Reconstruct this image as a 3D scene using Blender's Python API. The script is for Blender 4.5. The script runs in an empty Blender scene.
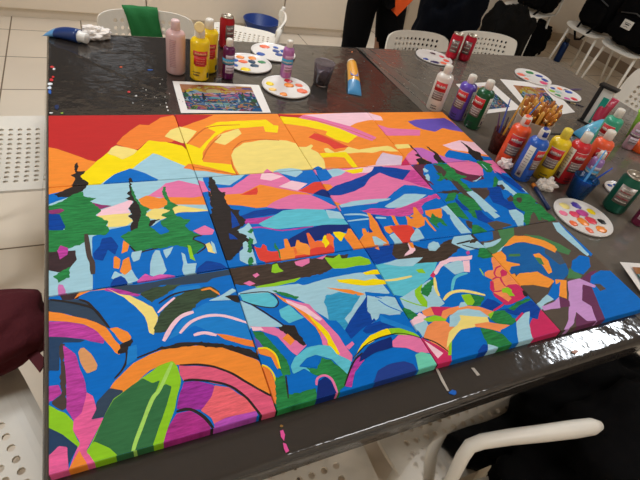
import bpy, math, random
from mathutils import Vector, Matrix, noise
from mathutils.geometry import tessellate_polygon
PI=math.pi
random.seed(7)
COL=bpy.context.scene.collection
# ------------------------------------------------ camera (solved from the grid of square canvases)
S=.305; Z0=.758
RV=((0.90799773,-0.3724551,0.19187843),(0.12008479,0.67010752,0.73248587),(-0.40139727,-0.64205383,0.6531823))
CAM=Vector((0.11190769,-1.21168756,1.42113057)); F=465.488
RM=Matrix(RV)
cd=bpy.data.cameras.new('camera'); cam=bpy.data.objects.new('camera',cd); COL.objects.link(cam)
cam.matrix_world=Matrix.Translation(CAM)@RM.transposed().to_4x4()
cd.sensor_width=36; cd.lens=F/640*36; cd.clip_start=.02; cd.clip_end=60
bpy.context.scene.camera=cam
def on(u,v,z):
    d=RM.transposed()@Vector(((u-320)/F,-(v-240)/F,-1)); t=(z-CAM.z)/d.z; return CAM+d*t
def ony(u,v,y):
    d=RM.transposed()@Vector(((u-320)/F,-(v-240)/F,-1)); t=(y-CAM.y)/d.y; return CAM+d*t
TT=.741   # top of the table covers
# ------------------------------------------------ materials
def lin(c):
    r=[]
    for v in c[:3]:
        v/=255.; r.append(v/12.92 if v<=.04045 else ((v+.055)/1.055)**2.4)
    return (*r,1)
MC={}
def M(rgb,rough=.5,metal=0,bump=0,scale=60,var=0,trans=0,ior=1.45,alpha=1,coat=0,emit=0,name=None):
    key=(rgb,rough,metal,bump,scale,var,trans,alpha,coat,emit,ior)
    if key in MC: return MC[key]
    m=bpy.data.materials.new(name or 'mat_%d_%d_%d'%rgb); m.use_nodes=True; n=m.node_tree.nodes; l=m.node_tree.links
    b=n['Principled BSDF']; b.inputs['Base Color'].default_value=lin(rgb); b.inputs['Roughness'].default_value=rough
    b.inputs['Metallic'].default_value=metal; b.inputs['IOR'].default_value=ior
    b.inputs['Transmission Weight'].default_value=trans; b.inputs['Alpha'].default_value=alpha; b.inputs['Coat Weight'].default_value=coat
    if emit: b.inputs['Emission Color'].default_value=lin(rgb); b.inputs['Emission Strength'].default_value=emit
    tc=n.new('ShaderNodeTexCoord')
    t=n.new('ShaderNodeTexNoise'); t.inputs['Scale'].default_value=scale; t.inputs['Detail'].default_value=4; l.new(tc.outputs['Object'],t.inputs['Vector'])
    if bump:
        bp=n.new('ShaderNodeBump'); bp.inputs['Strength'].default_value=bump; bp.inputs['Distance'].default_value=.004
        l.new(t.outputs['Fac'],bp.inputs['Height']); l.new(bp.outputs['Normal'],b.inputs['Normal'])
    hs=n.new('ShaderNodeHueSaturation'); hs.inputs['Color'].default_value=lin(rgb)
    mr=n.new('ShaderNodeMapRange'); mr.inputs['To Min'].default_value=1-max(var,.03); mr.inputs['To Max'].default_value=1+max(var,.03)
    l.new(t.outputs['Fac'],mr.inputs['Value']); l.new(mr.outputs['Result'],hs.inputs['Value']); l.new(hs.outputs['Color'],b.inputs['Base Color'])
    MC[key]=m; return m
# ------------------------------------------------ mesh helpers
class MB:
    def __init__(s): s.v=[]; s.f=[]; s.mi=[]; s.mats=[]; s.sm=[]
    def mat(s,m):
        if m not in s.mats: s.mats.append(m)
        return s.mats.index(m)
    def add(s,vs,fs,m,smooth=False,X=None):
        k=len(s.v); i=s.mat(m)
        for p in vs:
            p=Vector(p); s.v.append(tuple(X@p if X else p))
        for f in fs: s.f.append(tuple(k+a for a in f)); s.mi.append(i); s.sm.append(smooth)
        return s
    def box(s,a,b,m,X=None,bev=0):
        x0,y0,z0=a; x1,y1,z1=b
        if bev:
            import bmesh
            bm=bmesh.new(); bmesh.ops.create_cube(bm,size=1)
            for v in bm.verts: v.co=Vector(((x0+x1)/2+v.co.x*(x1-x0),(y0+y1)/2+v.co.y*(y1-y0),(z0+z1)/2+v.co.z*(z1-z0)))
            bmesh.ops.bevel(bm,geom=bm.edges[:],offset=bev,segments=3,affect='EDGES',profile=.5)
            bm.verts.index_update()
            s.add([v.co for v in bm.verts],[[v.index for v in f.verts] for f in bm.faces],m,True,X); bm.free(); return s
        vs=[(x,y,z) for x in (x0,x1) for y in (y0,y1) for z in (z0,z1)]
        return s.add(vs,[(0,1,3,2),(4,6,7,5),(0,4,5,1),(2,3,7,6),(0,2,6,4),(1,5,7,3)],m,False,X)
    def lathe(s,prof,m,n=28,X=None,a0=0,a1=2*PI,smooth=True):
        full=abs(a1-a0-2*PI)<1e-6; c=n if full else n+1
        vs=[(r*math.cos(a0+(a1-a0)*i/n),r*math.sin(a0+(a1-a0)*i/n),z) for r,z in prof for i in range(c)]
        fs=[]
        for j in range(len(prof)-1):
            for i in range(n if full else n):
                i2=(i+1)%c if full else i+1
                fs.append((j*c+i,j*c+i2,(j+1)*c+i2,(j+1)*c+i))
        s.add(vs,fs,m,smooth,X); return s
    def tube(s,pts,r,m,n=10,X=None,cap=True,closed=False):
        P=[Vector(p) for p in pts]; R=r if isinstance(r,(list,tuple)) else [r]*len(P)
        vs=[];fs=[]; up=None
        for i,p in enumerate(P):
            if closed: t=P[(i+1)%len(P)]-P[i-1]
            else: t=P[min(i+1,len(P)-1)]-P[max(i-1,0)]
            t.normalize()
            if up is None:
                up=t.cross(Vector((0,0,1)));
                if up.length<.1: up=t.cross(Vector((1,0,0)))
            up=(up-t*up.dot(t)); up.normalize(); w=t.cross(up)
            for k in range(n):
                a=2*PI*k/n; vs.append(p+(up*math.cos(a)+w*math.sin(a))*R[i])
        L=len(P)
        for i in range(L if closed else L-1):
            j=(i+1)%L
            for k in range(n): fs.append((i*n+k,i*n+(k+1)%n,j*n+(k+1)%n,j*n+k))
        if cap and not closed: fs.append(tuple(range(n))[::-1]); fs.append(tuple((L-1)*n+k for k in range(n)))
        return s.add(vs,fs,m,True,X)
    def poly(s,pts,m,h=0,X=None):
        pts=[Vector(p) for p in pts]; n=len(pts)
        tr=tessellate_polygon([pts])
        if not h: return s.add(pts,[t if (pts[t[1]]-pts[t[0]]).cross(pts[t[2]]-pts[t[0]]).z>0 else t[::-1] for t in tr],m,False,X)
        top=[p+Vector((0,0,h)) for p in pts]
        fs=[t if (pts[t[1]]-pts[t[0]]).cross(pts[t[2]]-pts[t[0]]).z<0 else t[::-1] for t in tr]
        ft=[tuple(a+n for a in t[::-1]) for t in fs]
        return s.add(pts+top,fs+ft+[(i,(i+1)%n,(i+1)%n+n,i+n) for i in range(n)],m,False,X)
    def build(s,name,parent=None,loc=None,rz=0,mods=None):
        me=bpy.data.meshes.new(name); me.from_pydata(s.v,[],s.f)
        for m in s.mats: me.materials.append(m)
        me.polygons.foreach_set('material_index',s.mi); me.polygons.foreach_set('use_smooth',s.sm); me.update()
        o=bpy.data.objects.new(name,me); COL.objects.link(o)
        if parent: o.parent=parent
        if loc is not None: o.location=loc
        o.rotation_euler[2]=rz
        return o
def tag(o,label,cat,group=None,kind=None):
    o['label']=label; o['category']=cat
    if group: o['group']=group
    if kind: o['kind']=kind
    return o
def struct(o): o['kind']='structure'; return o
def empty(name,loc,label,cat,group=None,rz=0,rot=None):
    o=bpy.data.objects.new(name,None); COL.objects.link(o); o.location=loc; o.empty_display_size=.05
    o.rotation_euler=rot if rot else (0,0,rz)
    return tag(o,label,cat,group)
def copy_tree(o,loc,rz=None,label=None,parent=None):
    c=o.copy(); COL.objects.link(c)
    if parent: c.parent=parent
    else:
        c.location=loc
        if rz is not None: c.rotation_euler[2]=rz
        if label: c['label']=label
    for ch in list(o.children): copy_tree(ch,None,parent=c)
    return c
def TX(x=0,y=0,z=0,rx=0,ry=0,rz=0):
    return Matrix.Translation((x,y,z))@Matrix.Rotation(rz,4,'Z')@Matrix.Rotation(ry,4,'Y')@Matrix.Rotation(rx,4,'X')
def blob(mb,c,r,m,e=1,amp=.1,fr=3,seed=0,n=28,rings=20,X=None,flat=None):
    """superellipsoid with folds"""
    vs=[];fs=[]
    sg=lambda v,p: math.copysign(abs(v)**p,v)
    for j in range(rings+1):
        ph=-PI/2+PI*j/rings
        for i in range(n):
            th=2*PI*i/n
            d=Vector((sg(math.cos(ph),e)*sg(math.cos(th),e),sg(math.cos(ph),e)*sg(math.sin(th),e),sg(math.sin(ph),e)))
            k=1+amp*(noise.noise(d*fr+Vector((seed,seed*2.3,0)))+.5*noise.noise(d*fr*2.6+Vector((seed*3,0,9))))
            p=Vector((c[0]+d.x*r[0]*k,c[1]+d.y*r[1]*k,c[2]+d.z*r[2]*k))
            if flat is not None and p.z<flat: p.z=flat
            vs.append(p)
    for j in range(rings):
        for i in range(n): fs.append((j*n+i,j*n+(i+1)%n,(j+1)*n+(i+1)%n,(j+1)*n+i))
    return mb.add(vs,fs,m,True,X)
# ------------------------------------------------ painting
PAL=dict(R=(188,42,40),O=(240,138,48),O2=(236,126,48),O3=(238,110,50),OR=(240,142,82),OR2=(244,150,55),Y=(245,216,0),C=(240,216,122),
L=(160,200,212),B=(0,105,190),B2=(25,124,198),N=(16,40,110),N2=(0,62,146),N3=(34,60,135),NB=(6,64,150),P=(226,116,162),PP=(242,196,206),
K=(44,36,32),K2=(60,42,44),KB=(66,52,42),G=(38,122,62),g=(140,196,32),gl=(165,212,95),M=(180,60,148),M2=(140,52,104),M3=(165,45,125),MP=(208,84,164),MQ=(200,112,172),
MG=(198,72,142),MR=(98,42,62),V=(102,80,172),V2=(190,104,180),T=(86,74,64),T2=(74,60,54),E=(50,66,84),E2=(38,62,92),DG=(50,106,62),DG2=(72,124,76),GB=(56,72,50),
W=(198,146,200),W2=(216,190,206),A=(92,188,204),A2=(50,150,190),A3=(110,202,172),U=(104,50,84),c=(220,64,50),TN=(214,150,96),PK=(218,88,118),PK2=(228,94,148),
SA=(228,98,106),PU=(152,44,142),LP=(176,76,172),CR=(200,44,92),CB=(22,94,158),OD=(208,104,36),GC=(70,84,100))
TEXD=dict(G=.75,GB=.8,M=.7,MG=.6,M3=.7,MP=.5,K=.5,KB=.7,K2=.5,PU=.7,SA=.45,PK=.35,PK2=.35,MR=.4,M2=.5,LP=.5,NB=.4,A2=.4,DG=.25,A=.2,R=.05,Y=.05,C=.06,N2=.4)
def parse():
    items=[]; cur=None
    for ln in PAINT.strip().split('\n'):
        t=ln.split()
        if not t: continue
        if t[0]=='T' and ',' not in t[1]: x0,y0,cv=float(t[1]),float(t[2]),t[3]; sc=float(t[4]) if len(t)>4 else .1875; continue
        if t[0]=='l':
            i=t.index(':'); pts=[tuple(map(float,q.split(','))) for q in t[1:i]]; w=float(t[i+1]); c=t[i+2]
            pts=[(x0+a*sc,y0+b*sc) for a,b in pts]; w*=sc
            L=[];Rr=[]
            W=[on(a,b,Z0) for a,b in pts]
            # refine the stroke and give it rounded, slightly uneven width
            Q=[]
            for k in range(len(W)-1):
                p0=W[max(k-1,0)];p1=W[k];p2=W[k+1];p3=W[min(k+2,len(W)-1)]
                for s_ in range(4):
                    u=s_/4; Q.append(.5*((2*p1)+(p2-p0)*u+(2*p0-5*p1+4*p2-p3)*u*u+(3*p1-p0-3*p2+p3)*u**3))
            Q.append(W[-1])
            pa,pb=pts[0],(pts[0][0]+1,pts[0][1]); 
            for k,q in enumerate(Q):
                t_=(Q[min(k+1,len(Q)-1)]-Q[max(k-1,0)]); t_.z=0; t_.normalize(); nn=Vector((-t_.y,t_.x,0))
                dist=(q-CAM).length; wm=w*dist/F*1.15
                e=min(k,len(Q)-1-k); wm*=.5+.5*min(1,(e+1)/3.)
                wm*=1+.18*noise.noise(q*60)
                L.append(q+nn*wm/2);Rr.append(q-nn*wm/2)
            poly=L+Rr[::-1]
        else:
            c=t[0]; poly=[on(x0+a*sc,y0+b*sc,Z0) for a,b in (tuple(map(float,q.split(','))) for q in t[1:])]
            # soften the corners a little, the way a loaded brush does
            if len(poly)>4:
                q=[]
                for k,p in enumerate(poly):
                    a=poly[k-1];b=poly[(k+1)%len(poly)]
                    ka=min(.09,.0014/max(1e-6,(a-p).length)); kb=min(.09,.0014/max(1e-6,(b-p).length)); q.append(p.lerp(a,ka)); q.append(p.lerp(b,kb))
                poly=q
        q=[]
        for k,p in enumerate(poly):
            b=poly[(k+1)%len(poly)]; jag=c in('K','G','GB','KB','T2') and t[0]!='l'; n_=max(1,int((b-p).length/(.004 if jag else .007)))
            for s_ in range(n_):
                w_=p.lerp(b,s_/n_); e=.0009 if t[0]!='l' else .0004
                if jag: w_=w_+Vector((noise.noise(w_*170),noise.noise(w_*170+Vector((7,3,1))),0))*.0032
                w_=w_+Vector((noise.noise(w_*55),noise.noise(w_*55+Vector((7,3,1))),0))*e*1.6; q.append(w_)
        poly=q
        items.append((cv,c,[(p.x,p.y) for p in poly]))
    return items
def clip(poly,quad):
    for i in range(4):
        ax,ay=quad[i]; bx,by=quad[(i+1)%4]; out=[]
        if not poly: return []
        side=lambda p:(bx-ax)*(p[1]-ay)-(by-ay)*(p[0]-ax)
        for k in range(len(poly)):
            p=poly[k-1];q=poly[k];sp=side(p);sq=side(q)
            if (sp>=0)!=(sq>=0):
                t=sp/(sp-sq); out.append((p[0]+(q[0]-p[0])*t,p[1]+(q[1]-p[1])*t))
            if sq>=0: out.append(q)
        poly=out
    r=[]
    for p in poly:
        if not r or abs(p[0]-r[-1][0])+abs(p[1]-r[-1][1])>1e-6: r.append(p)
    return r if len(r)>2 else []
def inside(p,poly):
    x,y=p; c=False
    for i in range(len(poly)):
        x1,y1=poly[i-1];x2,y2=poly[i]
        if (y1>y)!=(y2>y) and x<(x2-x1)*(y-y1)/(y2-y1)+x1: c=not c
    return c
def paint_material():
    m=bpy.data.materials.new('acrylic_paint_on_canvas'); m.use_nodes=True; n=m.node_tree.nodes; l=m.node_tree.links
    b=n['Principled BSDF']; b.inputs['Roughness'].default_value=.6; b.inputs['Specular IOR Level'].default_value=.1
    a=n.new('ShaderNodeVertexColor'); a.layer_name='Paint'
    tc=n.new('ShaderNodeTexCoord'); mp=n.new('ShaderNodeMapping'); mp.inputs['Scale'].default_value=(22,60,1); mp.inputs['Rotation'].default_value=(0,0,.6)
    l.new(tc.outputs['Object'],mp.inputs['Vector'])
    t=n.new('ShaderNodeTexNoise'); t.inputs['Scale'].default_value=1; t.inputs['Detail'].default_value=5; l.new(mp.outputs['Vector'],t.inputs['Vector'])
    mr=n.new('ShaderNodeMapRange'); mr.inputs['From Min'].default_value=.25; mr.inputs['From Max'].default_value=.75; mr.inputs['To Min'].default_value=.95; mr.inputs['To Max'].default_value=1.04; l.new(t.outputs['Fac'],mr.inputs['Value'])
    hs=n.new('ShaderNodeHueSaturation'); l.new(a.outputs['Color'],hs.inputs['Color']); 
    st=n.new('ShaderNodeTexNoise'); st.inputs['Scale'].default_value=1; st.inputs['Detail'].default_value=6; st.inputs['Roughness'].default_value=.7
    mp2=n.new('ShaderNodeMapping'); mp2.inputs['Scale'].default_value=(28,190,1); mp2.inputs['Rotation'].default_value=(0,0,-.9); l.new(tc.outputs['Object'],mp2.inputs['Vector']); l.new(mp2.outputs['Vector'],st.inputs['Vector'])
    m2=n.new('ShaderNodeMapRange'); m2.inputs['From Min'].default_value=.3; m2.inputs['From Max'].default_value=.7; m2.inputs['To Min'].default_value=-.6; m2.inputs['To Max'].default_value=.7; l.new(st.outputs['Fac'],m2.inputs['Value'])
    mu=n.new('ShaderNodeMath'); mu.operation='MULTIPLY_ADD'; l.new(m2.outputs['Result'],mu.inputs[0]); l.new(a.outputs['Alpha'],mu.inputs[1]); l.new(mr.outputs['Result'],mu.inputs[2]); l.new(mu.outputs[0],hs.inputs['Value']); hs.inputs['Saturation'].default_value=1.0
    l.new(hs.outputs['Color'],b.inputs['Base Color'])
    w=n.new('ShaderNodeTexNoise'); w.inputs['Scale'].default_value=900; l.new(tc.outputs['Object'],w.inputs['Vector'])
    ad=n.new('ShaderNodeMath'); ad.operation='ADD'; l.new(t.outputs['Fac'],ad.inputs[0]); l.new(w.outputs['Fac'],ad.inputs[1])
    bp=n.new('ShaderNodeBump'); bp.inputs['Strength'].default_value=.16; bp.inputs['Distance'].default_value=.002
    l.new(ad.outputs[0],bp.inputs['Height']); l.new(bp.outputs['Normal'],b.inputs['Normal'])
    return m
GRID={(0,0):(48,115),(1,0):(174.5,114),(2,0):(277.8,113.2),(3,0):(367.5,112),(4,0):(442.5,111.3),(1,1):(197,177.3),(2,1):(312.8,169),(3,1):(411,164.3),(4,1):(493,159.5),
(1,2):(229,267.8),(2,2):(364.5,247.5),(3,2):(473,233.4),(4,2):(557,219.6),(0,1):(48,187),(0,2):(48,296.3),(0,3):(47.8,476),(1,3):(277,411),(2,3):(438,364.5),(3,3):(561.5,331),(4,3):(650,307)}
CL={'00':'square canvas at far left corner, red sky over yellow and orange hills','10':'square canvas with the left half of the cream sun inside orange and yellow rings',
'20':'square canvas with orange sky crossed by yellow, pink and coral bars','30':'square canvas with orange sky and a violet cloud beside the upright bottles',
'01':'square canvas with large green fir trees at the left table edge','11':'square canvas with a black fir tree and aqua hill above the orange shore',
'21':'square canvas with pink and blue mountains above orange reeds','31':'square canvas with leaning green firs beside the blue paint bottle',
'02':'square canvas nearest the left corner with big green leaf and orange arch','12':'square canvas with lake water and a rainbow striped plume curving down',
'22':'square canvas with orange grapes and crimson patches at front edge','32':'square canvas with brown ground, big blue circle and lilac stem at right front'}
PM=paint_material()
def build_canvases():
    items=parse()
    raw=MB()
    for j in range(3):
        for i in range(4):
            cv='%d%d'%(i,j)
            cs=[on(*GRID[k],Z0) for k in ((i,j+1),(i+1,j+1),(i+1,j),(i,j))]   # ccw from above
            cx=sum(c.x for c in cs)/4; cy=sum(c.y for c in cs)/4
            quad=[]
            for c in cs:
                d=Vector((cx-c.x,cy-c.y)); quad.append((c.x+math.copysign(.0016,d.x)-cx,c.y+math.copysign(.0016,d.y)-cy))
            polys=[({'32':'T','20':'O','30':'O','10':'O','00':'R','01':'L','21':'P'}.get(cv,'B'),quad)]
            for a,c,p in items:
                if a!=cv: continue
                q=clip([(x-cx,y-cy) for x,y in p],quad)
                if q: polys.append((c,q))
            V=[];Fc=[];Cc=[]
            def face(pts,c):
                k=len(V); V.extend(pts); Fc.append(tuple(range(k,k+len(pts)))); Cc.append(c)
            ht=Z0-TT
            ins=.0012
            for li,(c,q) in enumerate(polys):
                z=ht-.0012+li*9e-6+(0 if li==0 else 1e-5)
                pts=[Vector((x,y,z)) for x,y in q]
                for t in tessellate_polygon([pts]):
                    a_,b_,c_=[pts[k] for k in t]
                    if (b_-a_).cross(c_-a_).z<0: b_,c_=c_,b_
                    face([a_,b_,c_],c)
            top=ht-.0012
            for s in range(4):
                a=Vector((*quad[s],0));b=Vector((*quad[(s+1)%4],0)); n=(b-a).normalized(); nn=Vector((n.y,-n.x,0)); N=70
                for k in range(N):
                    p=a.lerp(b,k/N);q=a.lerp(b,(k+1)/N); mid=(p+q)/2-nn*.0012; c='T'
                    for cc,pl in polys:
                        if inside((mid.x,mid.y),pl): c=cc
                    zz=[(top,0),(top-.0008,.0007),(top-.0024,.0011),(0,.0011)]
                    for (z1,o1),(z2,o2) in zip(zz,zz[1:]):
                        face([p+nn*o2+Vector((0,0,z2)),q+nn*o2+Vector((0,0,z2)),q+nn*o1+Vector((0,0,z1)),p+nn*o1+Vector((0,0,z1))],c)
            me=bpy.data.meshes.new('canvas_panel'); me.from_pydata(V,[],Fc)
            ca=me.color_attributes.new('Paint','FLOAT_COLOR','CORNER'); li=0
            data=[]
            for f,c in zip(Fc,Cc): data.extend((*lin(PAL[c])[:3],TEXD.get(c,.12))*len(f))
            ca.data.foreach_set('color',data); me.materials.append(PM); me.update()
            o=bpy.data.objects.new('canvas_panel',me); COL.objects.link(o); o.location=(cx,cy,TT)
            tag(o,CL[cv],'painted canvas','canvases of the landscape mural')
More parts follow.
